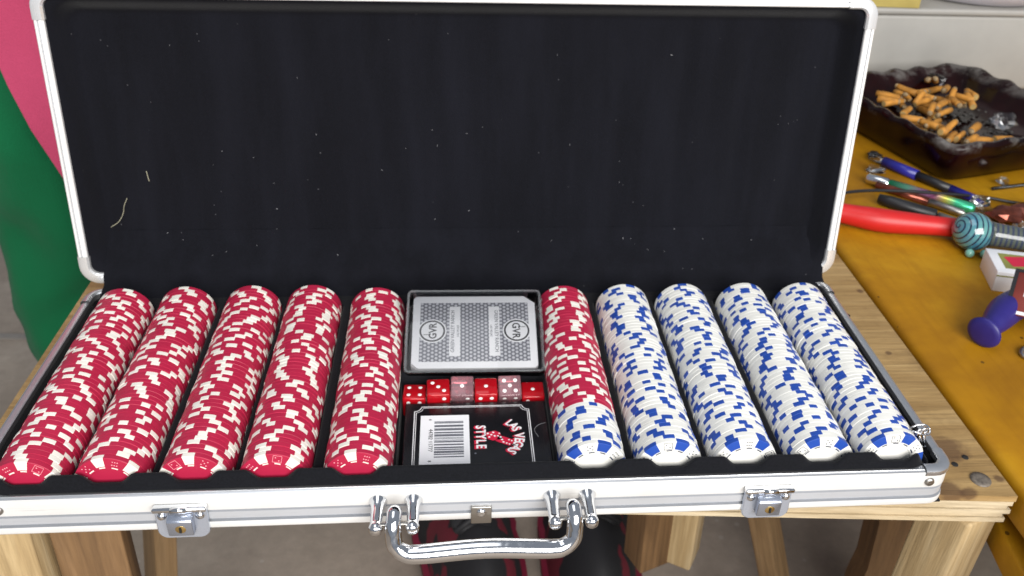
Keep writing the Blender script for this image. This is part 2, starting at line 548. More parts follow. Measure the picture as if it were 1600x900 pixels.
class MB:
    def __init__(self):
        self.v, self.f, self.mi, self.sm = [], [], [], []

    def add(self, vs, fs, mi=0, smooth=False, xf=None):
        o = len(self.v)
        for p in vs:
            p = Vector(p)
            self.v.append(tuple(xf @ p) if xf else tuple(p))
        for f in fs:
            self.f.append(tuple(o + i for i in f))
            self.mi.append(mi)
            self.sm.append(smooth)
        return self

    def box(self, c, s, mi=0, rot=None, bev=0.0, seg=2):
        bm = bmesh.new()
        bmesh.ops.create_cube(bm, size=1.0)
        bmesh.ops.scale(bm, vec=s, verts=bm.verts)
        if bev > 0:
            bmesh.ops.bevel(bm, geom=bm.edges[:], offset=bev, segments=seg, profile=0.5, affect='EDGES')
        xf = Matrix.Translation(c) @ (rot.to_4x4() if rot else Matrix())
        bm.verts.index_update()
        self.add([v.co.copy() for v in bm.verts], [[v.index for v in f.verts] for f in bm.faces], mi, bev > 0, xf)
        bm.free()
        return self

    def lathe(self, prof, n=32, mi=0, xf=None, smooth=True, close_ends=False):
        """prof: (r, z) list, revolved about z"""
        vs, fs = [], []
        k = len(prof)
        for i in range(n):
            a = 2 * PI * i / n
            for r, z in prof:
                vs.append((r * math.cos(a), r * math.sin(a), z))
        for i in range(n):
            j = (i + 1) % n
            for q in range(k - 1):
                fs.append((i * k + q, j * k + q, j * k + q + 1, i * k + q + 1))
        if close_ends:
            fs.append(tuple(i * k for i in range(n))[::-1])
            fs.append(tuple(i * k + k - 1 for i in range(n)))
        return self.add(vs, fs, mi, smooth, xf)

    def tube(self, pts, rad, n=12, mi=0, smooth=True, ell=None, up=(0, 0, 1)):
        pts = [Vector(p) for p in pts]
        rads = rad if isinstance(rad, (list, tuple)) else [rad] * len(pts)
        vs, fs = [], []
        prev = None
        for i, p in enumerate(pts):
            t = (pts[min(i + 1, len(pts) - 1)] - pts[max(i - 1, 0)]).normalized()
            if prev is None:
                u = Vector(up)
                if abs(u.dot(t)) > 0.95:
                    u = Vector((1, 0, 0))
                a = t.cross(u).normalized()
            else:
                a = (prev - t * prev.dot(t)).normalized()
            prev = a
            b = a.cross(t).normalized()
            ex, ez = (ell if ell else (1, 1))
            for k in range(n):
                w = 2 * PI * k / n
                vs.append(p + a * (math.cos(w) * rads[i] * ex) + b * (math.sin(w) * rads[i] * ez))
        for i in range(len(pts) - 1):
            for k in range(n):
                j = (k + 1) % n
                fs.append((i * n + k, i * n + j, (i + 1) * n + j, (i + 1) * n + k))
        fs.append(tuple(range(n))[::-1])
        fs.append(tuple((len(pts) - 1) * n + k for k in range(n)))
        return self.add(vs, fs, mi, smooth)

    def build(self, name, mats, parent=None, loc=(0, 0, 0), rot=(0, 0, 0), merge=False):
        me = bpy.data.meshes.new(name)
        me.from_pydata(self.v, [], self.f)
        if not isinstance(mats, (list, tuple)):
            mats = [mats]
        for m in mats:
            me.materials.append(M[m] if isinstance(m, str) else m)
        me.polygons.foreach_set('material_index', self.mi)
        me.polygons.foreach_set('use_smooth', self.sm)
        bm = bmesh.new()
        bm.from_mesh(me)
        if merge:
            bmesh.ops.remove_doubles(bm, verts=bm.verts, dist=1e-5)
        bmesh.ops.recalc_face_normals(bm, faces=bm.faces)
        bm.to_mesh(me)
        bm.free()
        me.update()
        return link(name, me, parent, loc, rot)


def link(name, data, parent=None, loc=(0, 0, 0), rot=(0, 0, 0)):
    o = bpy.data.objects.new(name, data)
    COL.objects.link(o)
    o.location = loc
    o.rotation_euler = rot
    if parent:
        o.parent = parent
    return o


def tag(o, label=None, cat=None, group=None, kind=None):
    if label:
        o['label'] = label
    if cat:
        o['category'] = cat
    if group:
        o['group'] = group
    if kind:
        o['kind'] = kind
    return o


def thing(name, label, cat, loc=(0, 0, 0), rot=(0, 0, 0), group=None):
    return tag(link(name, None, None, loc, rot), label, cat, group)


def sharp(o, deg=35):
    """smooth shading with hard edges over DEG"""
    me = o.data
    bm = bmesh.new()
    bm.from_mesh(me)
    for f in bm.faces:
        f.smooth = True
    for e in bm.edges:
        if len(e.link_faces) == 2 and e.calc_face_angle(0) > R(deg):
            e.smooth = False
    bm.to_mesh(me)
    bm.free()
    return o


def text_mesh(name, s, size, mat, parent, loc, rot=(0, 0, 0), sx=1.0, bold=0.0, depth=0.00006, align='CENTER'):
    c = bpy.data.curves.new(name, 'FONT')
    c.body = s
    c.size = size
    c.align_x = align
    c.align_y = 'CENTER'
    c.extrude = depth
    c.offset = bold
    c.resolution_u = 3
    tmp = bpy.data.objects.new(name, c)
    COL.objects.link(tmp)
    dg = bpy.context.evaluated_depsgraph_get()
    me = bpy.data.meshes.new_from_object(tmp.evaluated_get(dg))
    bpy.data.objects.remove(tmp)
    me.materials.clear()
    me.materials.append(M[mat])
    if sx != 1.0:
        me.transform(Matrix.Diagonal((sx, 1, 1, 1)))
    return link(name, me, parent, loc, rot)


def smooth01(a, b, x):
    t = max(0.0, min(1.0, (x - a) / (b - a)))
    return t * t * (3 - 2 * t)


def RX(d): return Matrix.Rotation(R(d), 3, 'X')
def RY(d): return Matrix.Rotation(R(d), 3, 'Y')
def RZ(d): return Matrix.Rotation(R(d), 3, 'Z')


# ------------------------------------------------------------------ setting: floor
FZ = -0.48
fl = MB().box((0, 1.0, FZ - 0.05), (9, 9, 0.1)).build('floor', 'concrete')
tag(fl, 'stained grey concrete floor', None, None, 'structure')
jt = MB().box((-1.6, 0.93, FZ + 0.001), (2.6, 0.012, 0.006), rot=RZ(-4)).build('floor_joint', 'joint')
tag(jt, 'pale joint line in the concrete floor', None, None, 'structure')

# ------------------------------------------------------------------ bench
bench = thing('wooden_bench', 'raw pine bench with plywood edge carrying the open chip case', 'bench')
def slab(x0, ya, x1, yb, y1, z0, z1):
    """board whose front edge runs from (x0, ya) to (x1, yb)"""
    c = [(x0, ya), (x1, yb), (x1, y1), (x0, y1)]
    return MB().add([(x, y, z) for z in (z0, z1) for x, y in c], [(3, 2, 1, 0), (4, 5, 6, 7), (0, 1, 5, 4), (1, 2, 6, 5), (2, 3, 7, 6), (3, 0, 4, 7)])


slab(-0.303, 0.0490, 0.329, 0.0045, 0.352, -0.0045, 0.0).build('top_board', 'bench_wood', bench)
for i in range(5):
    e = (0.0, 0.0016, 0.0004, 0.0020, 0.0008)[i]
    x1 = (0.3280, 0.3262, 0.3285, 0.3255, 0.3270)[i]
    slab(-0.303, 0.0492 + e, x1, 0.0047 + e, 0.350, -0.0048 - 0.0036 * (i + 1) + 0.0003, -0.0048 - 0.0036 * i).build('plywood_ply', 'ply_edge', bench)


def post(name, mat, parent, top, bot, w, d, bev=0.002, rz=0):
    top, bot = Vector(top), Vector(bot)
    dv = top - bot
    q = dv.to_track_quat('Z', 'Y').to_matrix() @ RZ(rz)
    L = dv.length
    b = MB().box((0, 0, 0), (w, d, L), 0, bev=bev)
    o = b.build(name, mat, parent, (top + bot) / 2)
    o.rotation_euler = q.to_euler()
    return o


post('leg', 'leg_wood', bench, (0.3120, 0.026, -0.0235), (0.302, 0.050, FZ), 0.031, 0.034, rz=0)
post('leg', 'leg_wood', bench, (-0.298, 0.074, -0.0235), (-0.299, 0.074, FZ), 0.042, 0.036, rz=0)
post('brace', 'brown_wood', bench, (-0.2555, 0.078, -0.0235), (-0.2565, 0.082, FZ), 0.041, 0.030)
post('leg', 'stick_wood', bench, (-0.262, 0.27, -0.0235), (-0.315, 0.25, FZ), 0.027, 0.022, rz=20)
post('leg', 'stick_wood', bench, (0.222, 0.27, -0.0235), (0.352, 0.25, FZ), 0.026, 0.022, rz=-35)
post('hanging_block', 'leg_wood', bench, (0.216, 0.255, -0.0275), (0.213, 0.25, -0.322), 0.030, 0.034)
post('hanging_block', 'brown_wood', bench, (0.178, 0.255, -0.0275), (0.180, 0.25, -0.324), 0.038, 0.032)


# rough wide board leaning under the bench
def rough_board():
    n, vs, fs = 14, [], []
    for i in range(n + 1):
        t = i / n
        z = -0.03 - t * 0.45
        wl = 0.042 + 0.012 * math.sin(t * 9) + random.uniform(-.004, .004)
        wr = 0.052 + 0.010 * math.sin(t * 7 + 2) + random.uniform(-.004, .004)
        cx = 0.378 + 0.085 * t
        for dy in (0, 0.028):
            vs += [(cx - wl, 0.22 + dy, z), (cx - 0.01, 0.216 + dy * 1.2, z), (cx + wr, 0.22 + dy, z)]
    for i in range(n):
        o = i * 6
        p = o + 6
        fs += [(o, o + 1, p + 1, p), (o + 1, o + 2, p + 2, p + 1), (o + 3, p + 3, p + 4, o + 4), (o + 4, p + 4, p + 5, o + 5),
               (o, p, p + 3, o + 3), (o + 2, o + 5, p + 5, p + 2)]
    fs += [(0, 3, 4, 1), (1, 4, 5, 2)]
    return MB().add(vs, fs)


tag(rough_board().build('rough_board', 'brown_wood'), 'wide rough brown board leaning under the bench beside its pale leg', 'board')
# screws and knots in the bench top
for x, y, r in ((0.3130, 0.0190, 0.0062),):
    MB().lathe([(0.0001, 0.0003), (r * .6, 0.0006), (r, 0.0002), (r, -0.001)], 20).build('nail_head', 'rusty', bench, (x, y, 0.0006))
for x, y in ((0.3035, 0.033), (0.3135, 0.039), (0.316, 0.021), (0.2955, 0.136), (0.300, 0.2)):
    MB().lathe([(0.0001, 0.0), (0.0019, 0.00025), (0.0023, -0.0005)], 14).build('screw_hole', 'hole', bench, (x, y, 0.0002))

# ------------------------------------------------------------------ amber table
amber = thing('amber_table', 'amber varnished wooden table crowded with smoking odds and ends', 'table')
b = MB()
b.box((0.333 + 0.56, 0.42, -0.0125), (1.12, 1.36, 0.029), 0, bev=0.006, seg=4)
o = b.build('table_top', 'amber_wood', amber)
o.location = (0, 0, 0.0)
for x, y in ((0.365, -0.20), (0.365, 1.04), (1.40, -0.20), (1.40, 1.04)):
    post('leg', 'amber_wood', amber, (x, y, -0.028), (x, y, FZ), 0.05, 0.05)
post('brace', 'amber_wood', amber, (0.352, -0.17, -0.10), (0.352, 0.10, -0.031), 0.03, 0.022)
AZ = 0.002

# bucket under the table
bk = thing('bucket', 'pale blue plastic bucket with green label on the floor', 'bucket', (0.83, 0.40, FZ))
MB().lathe([(0.0001, 0.002), (0.115, 0.0), (0.118, 0.004), (0.145, 0.245), (0.152, 0.248), (0.152, 0.262), (0.146, 0.262), (0.112, 0.008), (0.0001, 0.008)], 48).build('body', 'bucket', bk)
vs, fs = [], []
for i in range(13):
    a = R(190 + i * 6)
    for z, r in ((0.07, 0.1275), (0.19, 0.1405)):
        vs.append((r * math.cos(a), r * math.sin(a), z))
for i in range(12):
    fs.append((2 * i, 2 * i + 2, 2 * i + 3, 2 * i + 1))
MB().add(vs, fs, 0, True).build('paper_label', 'green_label', bk)

# ------------------------------------------------------------------ the case
D, HB, GAP = 0.20979, 0.027533, 0.0048
HW, HL = 0.28, 0.2855
TH = R(95.14)
case = thing('poker_case', 'open aluminium chip case with black velvet lining and chrome latches', 'case')


def rr_path(x0, x1, y0, y1, r, seg=7):
    """closed rounded rectangle: (point, outward normal)"""
    out = []
    for cx, cy, a0 in ((x1 - r, y0 + r, -90), (x1 - r, y1 - r, 0), (x0 + r, y1 - r, 90), (x0 + r, y0 + r, 180)):
        for i in range(seg + 1):
            a = R(a0 + 90 * i / seg)
            n = Vector((math.cos(a), math.sin(a), 0))
            out.append((Vector((cx, cy, 0)) + n * r, n))
    return out


def sweep(path, prof, mis, closed=True, xf=None):
    """prof: (outward, z) open list; mis: a material index for each profile segment"""
    vs, fs, mi = [], [], []
    k = len(prof)
    for p, n in path:
        for o, z in prof:
            q = p + n * o + Vector((0, 0, z))
            vs.append(xf(q) if xf else q)
    N = len(path)
    for i in range(N if closed else N - 1):
        j = (i + 1) % N
        for q in range(k - 1):
            fs.append((i * k + q, j * k + q, j * k + q + 1, i * k + q + 1))
            mi.append(mis[q])
    b = MB()
    b.v = [tuple(v) for v in vs]
    b.f, b.mi, b.sm = fs, mi, [True] * len(fs)
    return b


base_path = rr_path(-HW, HW, 0.0, D, 0.012)
prof = [(-0.0055, HB - 0.004), (-0.0055, HB - 0.0005), (-0.0045, HB), (-0.0016, HB), (-0.0010, HB - 0.0006), (0.0, HB - 0.0010), (0.0002, HB - 0.0016),
        (0.0002, 0.0152), (-0.0012, 0.0146), (-0.0012, 0.0137), (-0.0001, 0.0132), (-0.0001, 0.0084),
        (-0.0016, 0.0080), (-0.0016, 0.0068), (0.0005, 0.0065), (0.0008, 0.0052), (0.0006, 0.0024), (-0.0006, 0.0008), (-0.003, 0.0006)]
mis = [0] * 18
mis[7] = mis[8] = mis[9] = 1
mis[11] = mis[12] = mis[13] = 1
mis[10] = 2
for q in range(5):
    mis[q] = 3
o = sweep(base_path, prof, mis).build('base_frame', ['alu', 'alu_dark', 'alu_mid', 'alu_rim'], case)
sharp(o, 32)
MB().box((0, D / 2, 0.0012), (2 * HW - 0.004, D - 0.004, 0.0012)).build('base_panel', 'dark_plastic', case)


# moulded tray
ROWS = [-0.246, -0.2025, -0.157, -0.1135, -0.067, 0.0675, 0.1125, 0.157, 0.203, 0.2465]
RC, ZC = 0.0195, 0.0252
Y0 = [0.0095, 0.0106, 0.0104, 0.0105, 0.0100, 0.0121, 0.0118, 0.0120, 0.0116, 0.0126]
YB = [0.1829, 0.1848, 0.1848, 0.1846, 0.1800, 0.1792, 0.1804, 0.1803, 0.1801, 0.1794]
PITCH = [(b_ - a_) / 50 for a_, b_ in zip(Y0, YB)]


def tray_h(x, y):
    plat = 0.0258
    z = plat
    # side walls of the case are lined a little lower than the ridge
    # chip troughs
    for rx in ROWS:
        dx = abs(x - rx)
        if dx < 0.0206:
            in_y = smooth01(0.0082, 0.0090, y) * (1 - smooth01(0.1845, 0.1875, y))
            zt = ZC - math.sqrt(max(0.0, 0.0201 ** 2 - dx * dx)) if dx < 0.0201 else ZC
            z = min(z, plat + (zt - plat) * in_y)
    ax = abs(x)
    for yb0, yb1, fl_ in ((0.1070, 0.1900, 0.0075), (0.0800, 0.1045, 0.0068), (0.0160, 0.0835, 0.0055)):
        w = (1 - smooth01(0.0462, 0.0476, ax)) * smooth01(yb0, yb0 + 0.0012, y) * (1 - smooth01(yb1 - 0.0012, yb1, y))
        z = min(z, plat + (fl_ - plat) * w)
    # ridges between the compartments in the middle
    # raised lip along the front, scooped out before each row
    lip = smooth01(0.0022, 0.0062, y) * (1 - smooth01(0.0078, 0.0088, y)) * (1 - smooth01(0.2575, 0.2660, ax))
    dip = 0.0
    for rx in ROWS:
        d = abs(x - rx)
        dip = max(dip, 1 - smooth01(0.0062, 0.0150, d))
    z += lip * (0.0082 - 0.0062 * dip) + 0.0024 * (1 - smooth01(0.0078, 0.0088, y)) * (1 - smooth01(0.2600, 0.2670, ax))
    # gutter between the tray and the frame
    gut = smooth01(0.2685, 0.2705, ax)
    z -= gut * 0.0150 * (1 - smooth01(0.2735, 0.2745, ax))
    return z


def tray():
    xs = set([-0.2748, 0.2748])
    n = 520
    for i in range(n + 1):
        xs.add(round(-0.2748 + 0.5496 * i / n, 6))
    for e in (0.0462, 0.0469, 0.0476):
        xs.add(e)
        xs.add(-e)
    xs = sorted(xs)
    ys = [0.0026 + 0.0074 * i / 24 for i in range(24)] + [0.0100 + 0.1946 * i / 180 for i in range(181)]
    vs, fs = [], []
    for y in ys:
        for x in xs:
            # stay inside the rounded corners of the frame
            lim = 0.2748
            if y < 0.0130:
                lim = 0.2748 - 0.0104 + math.sqrt(max(0, 0.0104 ** 2 - (0.0130 - y) ** 2))
            elif D - y < 0.0127:
                r = 0.0075
                lim = 0.2748 - r + math.sqrt(max(0, r * r - (0.0127 - (D - y)) ** 2))
            vs.append((x * lim / 0.2748, y, tray_h(x, y)))
    k = len(xs)
    for j in range(len(ys) - 1):
        for i in range(k - 1):
            fs.append((j * k + i, j * k + i + 1, (j + 1) * k + i + 1, (j + 1) * k + i))
    return MB().add(vs, fs, 0, True)


tray().build('velvet_tray', 'felt_tray', case)

# lid: local (x, s, t) with s up the lid and t towards its back
LU = Vector((0, -math.cos(TH) * -1 * -1, math.sin(TH)))
LU = Vector((0, math.cos(PI - TH), math.sin(TH)))
LN = Vector((0, math.sin(TH), -math.cos(PI - TH)))
LO = Vector((0, D + GAP, HB + 0.003))


def lidp(x, s, t):
    return LO + Vector((x, 0, 0)) + LU * s + LN * t


lid_xf = lambda q: lidp(q.x, q.y, q.z)
LH = D + 0.0042
lid_path = rr_path(-HL, HL, 0.0, LH, 0.013)
lprof = [(-0.0064, 0.006), (-0.0064, -0.0004), (-0.0056, -0.0012), (-0.0032, -0.0013), (-0.0030, -0.0004), (-0.0022, -0.0004), (-0.0020, -0.0014), (-0.0006, -0.0013), (0.0002, -0.0005), (0.0003, 0.004),
         (-0.0006, 0.0046), (-0.0006, 0.0062), (0.0003, 0.0068), (0.0003, 0.022), (-0.0008, 0.0245), (-0.003, 0.0252)]
lm = [0] * 15
lm[4] = 1
lm[10] = 1
o = sweep(lid_path, lprof, lm, True, lid_xf).build('lid_frame', ['alu_lid', 'alu_dark'], case)
sharp(o, 32)
b = MB()
vs = [lidp(x, s, t) for t in (0.0248, 0.0262) for x, s in ((-HL + .003, .003), (HL - .003, .003), (HL - .003, LH - .003), (-HL + .003, LH - .003))]
b.add(vs, [(0, 1, 2, 3), (4, 7, 6, 5), (0, 4, 5, 1), (1, 5, 6, 2), (2, 6, 7, 3), (3, 7, 4, 0)])
b.build('lid_panel', 'alu', case)


def lid_lining():
    nx, ns = 220, 100
    ix, is0, is1 = HL - 0.0062, 0.0062, LH - 0.0062
    vs, fs = [], []
    for j in range(ns + 1):
        s = is0 + (is1 - is0) * j / ns
        r = 0.008
        yy = min(s - is0, is1 - s)
        lim = ix if yy >= r else ix - r + math.sqrt(max(0, r * r - (r - yy) ** 2))
        for i in range(nx + 1):
            x = -lim + 2 * lim * i / nx
            dx = lim - abs(x)
            d = min(dx, yy)
            # soft corner distance
            if dx < 0.02 and yy < 0.02:
                d = max(0.0, 0.02 - math.hypot(0.02 - dx, 0.02 - yy))
            t = 0.0015 + 0.0165 * smooth01(0.0, 0.013, d)
            inner = smooth01(0.013, 0.03, d)
            # the chip rows have pressed faint bands into the padding
            for rx in ROWS:
                t += inner * 0.0014 * math.exp(-((x - rx) / 0.0065) ** 2)
            t += inner * 0.0005 * math.sin(x * 31 + 2 * math.sin(s * 22)) * math.sin(s * 19)
            vs.append(lidp(x, s, t))
    k = nx + 1
    for j in range(ns):
        for i in range(nx):
            fs.append((j * k + i, j * k + i + 1, (j + 1) * k + i + 1, (j + 1) * k + i))
    return MB().add(vs, fs, 0, True)


lid_lining().build('lid_lining', 'felt', case)

# hinge flap of velvet
prof2 = []
for s, t in ((0.034, 0.0176), (0.026, 0.0166), (0.018, 0.010), (0.011, 0.0020), (0.006, -0.0030), (0.001, -0.0040)):
    p = lidp(0, s, t)
    prof2.append((p.y, p.z))
prof2 += [(D - 0.0005, HB + 0.0028), (D - 0.005, HB + 0.0014), (D - 0.009, HB - 0.0002), (D - 0.0125, HB - 0.0024), (D - 0.017, HB - 0.0016)]
vs, fs = [], []
NXF = 60
for i in range(NXF + 1):
    x = -0.2695 + 0.5465 * i / NXF
    for k, (y, z) in enumerate(prof2):
        w = 0.0005 * math.sin(i * 0.9 + k) if 0 < k < 9 else 0
        vs.append((x, y, z + w))
K = len(prof2)
for i in range(NXF):
    for k in range(K - 1):
        fs.append((i * K + k, (i + 1) * K + k, (i + 1) * K + k + 1, i * K + k + 1))
MB().add(vs, fs, 0, True).build('hinge_flap', 'felt', case)

# chrome corner guards
cprof_b = [(-0.0062, HB - 0.004), (-0.0062, HB), (-0.0048, HB + 0.0011), (-0.0012, HB + 0.0011), (0.0006, HB - 0.0002), (0.0009, HB - 0.0014), (0.0008, HB - 0.0030), (0.0002, HB - 0.0034)]
cprof_l = [(-0.0072, 0.004), (-0.0072, -0.0008), (-0.0060, -0.0022), (-0.0012, -0.0022), (0.0008, -0.0008), (0.0011, 0.0010), (0.0010, 0.0070), (0.0003, 0.0076)]


def corner(path, k, ext, prof, xf=None):
    seg = 8
    arc = list(path[k * seg:(k + 1) * seg])
    p0, n0 = arc[0]
    p1, n1 = arc[-1]
    t0 = Vector((n0.y, -n0.x, 0))
    t1 = Vector((-n1.y, n1.x, 0))
    arc = [(p0 + t0 * ext, n0)] + arc + [(p1 + t1 * ext, n1)]
    return sweep(arc, prof, [0] * (len(prof) - 1), False, xf)


for k in range(4):
    sharp(corner(base_path, k, 0.006, cprof_b).build('corner_guard', 'alu_rim', case), 40)
for k in range(4):
    sharp(corner(lid_path, k, 0.008, cprof_l, lid_xf).build('lid_corner_guard', 'guard', case), 40)


# latches
def latch(x):
    lt = link('latch', None, case, (x, -0.0006, 0.0))
    # backing plate, lower corners rounded
    pts = [(-0.0140, 0.0190), (-0.0140, 0.003)]
    pts += [(-0.0140 + 0.005 - 0.005 * math.cos(a), 0.0025 - 0.005 * math.sin(a)) for a in [R(15 * i) for i in range(7)]]
    pts += [(0.0140 - 0.005 + 0.005 * math.sin(a), 0.0025 - 0.005 * math.cos(a)) for a in [R(15 * i) for i in range(7)]]
    pts += [(0.0140, 0.003), (0.0140, 0.0190)]
    n = len(pts)
    pts = pts
    vs = [(px, 0.0, pz) for px, pz in pts] + [(px, -0.0016, pz) for px, pz in pts] + [(px * 0.95, -0.0021, 0.0005 + (pz - 0.0005) * 0.97) for px, pz in pts]
    fs = [tuple(range(n)), tuple(range(2 * n, 3 * n))[::-1]]
    for i in range(n):
        j = (i + 1) % n
        fs += [(i, j, n + j, n + i), (n + i, n + j, 2 * n + j, 2 * n + i)]
    MB().add(vs, fs, 0, False).build('back_plate', 'nickel', lt)
    # hinge bar along the top with a rolled hook in the middle
    b = MB()
    b.box((0, -0.0022, 0.0196), (0.0290, 0.0046, 0.0030), 0, bev=0.0009)
    b.build('hinge_bar', 'chrome', lt)
    b = MB()
    b.tube([(-0.0042, -0.0044, 0.0204), (0.0042, -0.0044, 0.0204)], 0.0017, 14)
    b.build('hook', 'chrome', lt)
    # lock box: sloping top face
    w = 0.0068
    sec = [(-0.0018, 0.0178), (-0.0066, 0.0146), (-0.0073, 0.0136), (-0.0068, 0.0038), (-0.0060, 0.0030), (-0.0018, 0.0030)]
    vs = [(sx_ * w, y, z) for sx_ in (-1, 1) for y, z in sec]
    m = len(sec)
    fs = [tuple(range(m)), tuple(range(m, 2 * m))[::-1]] + [(i, (i + 1) % m, m + (i + 1) % m, m + i) for i in range(m)]
    lb = MB().add(vs, fs).build('lock_box', 'lock_nickel', lt)
    bv = bmesh.new()
    bv.from_mesh(lb.data)
    bmesh.ops.bevel(bv, geom=bv.edges[:], offset=0.0006, segments=2, profile=0.5, affect='EDGES')
    for f in bv.faces:
        f.smooth = True
    bv.to_mesh(lb.data)
    bv.free()
    key = MB().lathe([(0.0001, 0.0), (0.0025, 0.0), (0.0030, -0.0003), (0.0031, -0.0010)], 20, xf=Matrix.Translation((0.0003, -0.0073, 0.0088)) @ Matrix.Rotation(R(90), 4, 'X')).build('keyhole', 'brass', lb)
    MB().box((0.0003, -0.0076, 0.0086), (0.0012, 0.0006, 0.0036)).build('key_slot', 'hole', lb)
    for sx_ in (-1, 1):
        MB().lathe([(0.0001, 0.0024), (0.0014, 0.0021), (0.0025, 0.0011), (0.0028, 0.0)], 18, xf=Matrix.Translation((sx_ * 0.0103, -0.0018, 0.0142)) @ Matrix.Rotation(R(90), 4, 'X')).build('rivet', 'chrome', lt)
    return lt


latch(-0.1625)
latch(0.1685)
# strike plate in the middle
sp = MB()
sp.box((0.0025, -0.0009, 0.0060), (0.0118, 0.0024, 0.0128), 0, bev=0.0006)
sp = sp.build('strike_plate', 'steel', case)
MB().lathe([(0.0001, 0.0012), (0.0012, 0.0016), (0.0026, 0.0011), (0.0030, 0.0)], 18, xf=Matrix.Translation((0.0025, -0.0020, 0.0082)) @ Matrix.Rotation(R(90), 4, 'X')).build('screw', 'chrome', sp)
for x in (0.2655, -0.2585):
    MB().lathe([(0.0001, 0.0010), (0.0016, 0.0014), (0.0026, 0.0009), (0.0031, -0.0004)], 18, xf=Matrix.Translation((x, -0.0004, 0.0195)) @ Matrix.Rotation(R(90), 4, 'X')).build('rivet', 'steel', case)

# handle
hd = link('handle', None, case, (0, 0, 0))
for x in (-0.0553, -0.0355, 0.0425, 0.0628):
    MB().lathe([(0.0052, 0.0), (0.0047, 0.0012), (0.0040, 0.0030), (0.0035, 0.0080), (0.0033, 0.0160), (0.0033, 0.0170), (0.0037, 0.0180), (0.0039, 0.0195), (0.0035, 0.0212), (0.0024, 0.0223), (0.0001, 0.0227)], 24,
               xf=Matrix.Translation((x, -0.0004, 0.0172)) @ Matrix.Rotation(R(90), 4, 'X')).build('handle_post', 'chrome', case)


def bez(pts, n=10):
    """Catmull-Rom through PTS"""
    P = [Vector(p) for p in pts]
    P = [2 * P[0] - P[1]] + P + [2 * P[-1] - P[-2]]
    out = []
    for i in range(1, len(P) - 2):
        for k in range(n):
            t = k / n
            a, b_, c, d = P[i - 1], P[i], P[i + 1], P[i + 2]
            out.append(0.5 * ((2 * b_) + (c - a) * t + (2 * a - 5 * b_ + 4 * c - d) * t * t + (3 * b_ - a - 3 * c + d) * t ** 3))
    out.append(P[-2])
    return out


XL, XR = -0.0453, 0.0527
hp = [(XL, -0.0125, 0.0215), (XL, -0.0166, 0.0238), (XL - 0.0003, -0.0208, 0.0212), (XL - 0.0003, -0.0236, 0.0150), (XL + 0.0008, -0.0256, 0.0100), (XL + 0.0055, -0.0270, 0.0062), (XL + 0.014, -0.0276, 0.0054),
      (0.0037, -0.0276, 0.0080),
      (XR - 0.014, -0.0276, 0.0060), (XR - 0.0055, -0.0270, 0.0068), (XR - 0.0008, -0.0256, 0.0106), (XR + 0.0003, -0.0236, 0.0156), (XR + 0.0003, -0.0208, 0.0217), (XR, -0.0166, 0.0243), (XR, -0.0125, 0.0220)]
path = bez(hp, 8)
nn = len(path)
rads = []
for i in range(nn):
    u = i / (nn - 1)
    e = min(u, 1 - u)
    rads.append(0.0042 + 0.0007 * smooth01(0.30, 0.46, e) + 0.0004 * smooth01(0.1, 0.2, e))
MB().tube(path, rads, 18, up=(0, 1, 0)).build('grip', 'chrome', hd)
for x in (XL, XR + 0.0002):
    MB().tube([(x - 0.0105, -0.0185, 0.0190), (x + 0.0105, -0.0185, 0.0190)], 0.0011, 10).build('hinge_pin', 'steel', hd)

# ------------------------------------------------------------------ chips
TC = 0.00334


def chip_mesh(name, body, spot, width_seg, front=False, dash=None, bev=0.00028):
    """axis along +y; the face that looks at the handle is at y = 0"""
    N = 72
    mats = [body, spot, dash or spot]
    rings = [(0.0113, 0.00035), (0.0116, 0.0), (0.0124, 0.0), (0.0132, 0.0), (0.0137, 0.0), (0.01926, 0.0), (RC, bev), (RC, TC - bev), (0.01926, TC), (0.0137, TC)]
    vs, fs, mi = [], [], []
    for r, y in rings:
        for i in range(N):
            a = 2 * PI * i / N
            vs.append((r * math.cos(a), y, r * math.sin(a)))
    for q in range(len(rings) - 1):
        for i in range(N):
            j = (i + 1) % N
            fs.append((q * N + i, q * N + j, (q + 1) * N + j, (q + 1) * N + i))
            sec = (i // 12)
            isspot = (i % 12) < width_seg[sec % len(width_seg)]
            if q >= 4 and isspot:
                mi.append(1)
            elif q == 2 and front and (i % 6) < 3:
                mi.append(2)
            else:
                mi.append(0)
    fs.append(tuple(range(N)))
    mi.append(0)
    fs.append(tuple((len(rings) - 1) * N + i for i in range(N)))
    mi.append(0)
    me = bpy.data.meshes.new(name)
    me.from_pydata(vs, [], fs)
    for m in mats:
        me.materials.append(M[m])
    me.polygons.foreach_set('material_index', mi)
    bm = bmesh.new()
    bm.from_mesh(me)
    bmesh.ops.recalc_face_normals(bm, faces=bm.faces)
    for f in bm.faces:
        f.smooth = len(f.verts) == 4
    for e in bm.edges:
        if len(e.link_faces) == 2 and e.calc_face_angle(0) > R(25):
            e.smooth = False
    bm.to_mesh(me)
    bm.free()
    return me


red_meshes = [chip_mesh('red chip', 'chip_red', 'chip_cream', w, bev=e) for w, e in (((4, 3), 0.00008), ((3, 4), 0.00014), ((4, 3, 4), 0.00034), ((4, 4), 0.0001))]
white_meshes = [chip_mesh('white chip', 'chip_white', 'chip_blue', w, bev=e) for w, e in (((4, 3), 0.00010), ((4, 3), 0.00022), ((4, 3, 3), 0.00038), ((3, 4), 0.00012))]
red_front = chip_mesh('red face chip', 'chip_red', 'chip_cream', (4, 4), True, 'chip_cream')
white_front = chip_mesh('white face chip', 'chip_white', 'chip_blue', (5, 5), True, 'emblem_ink')


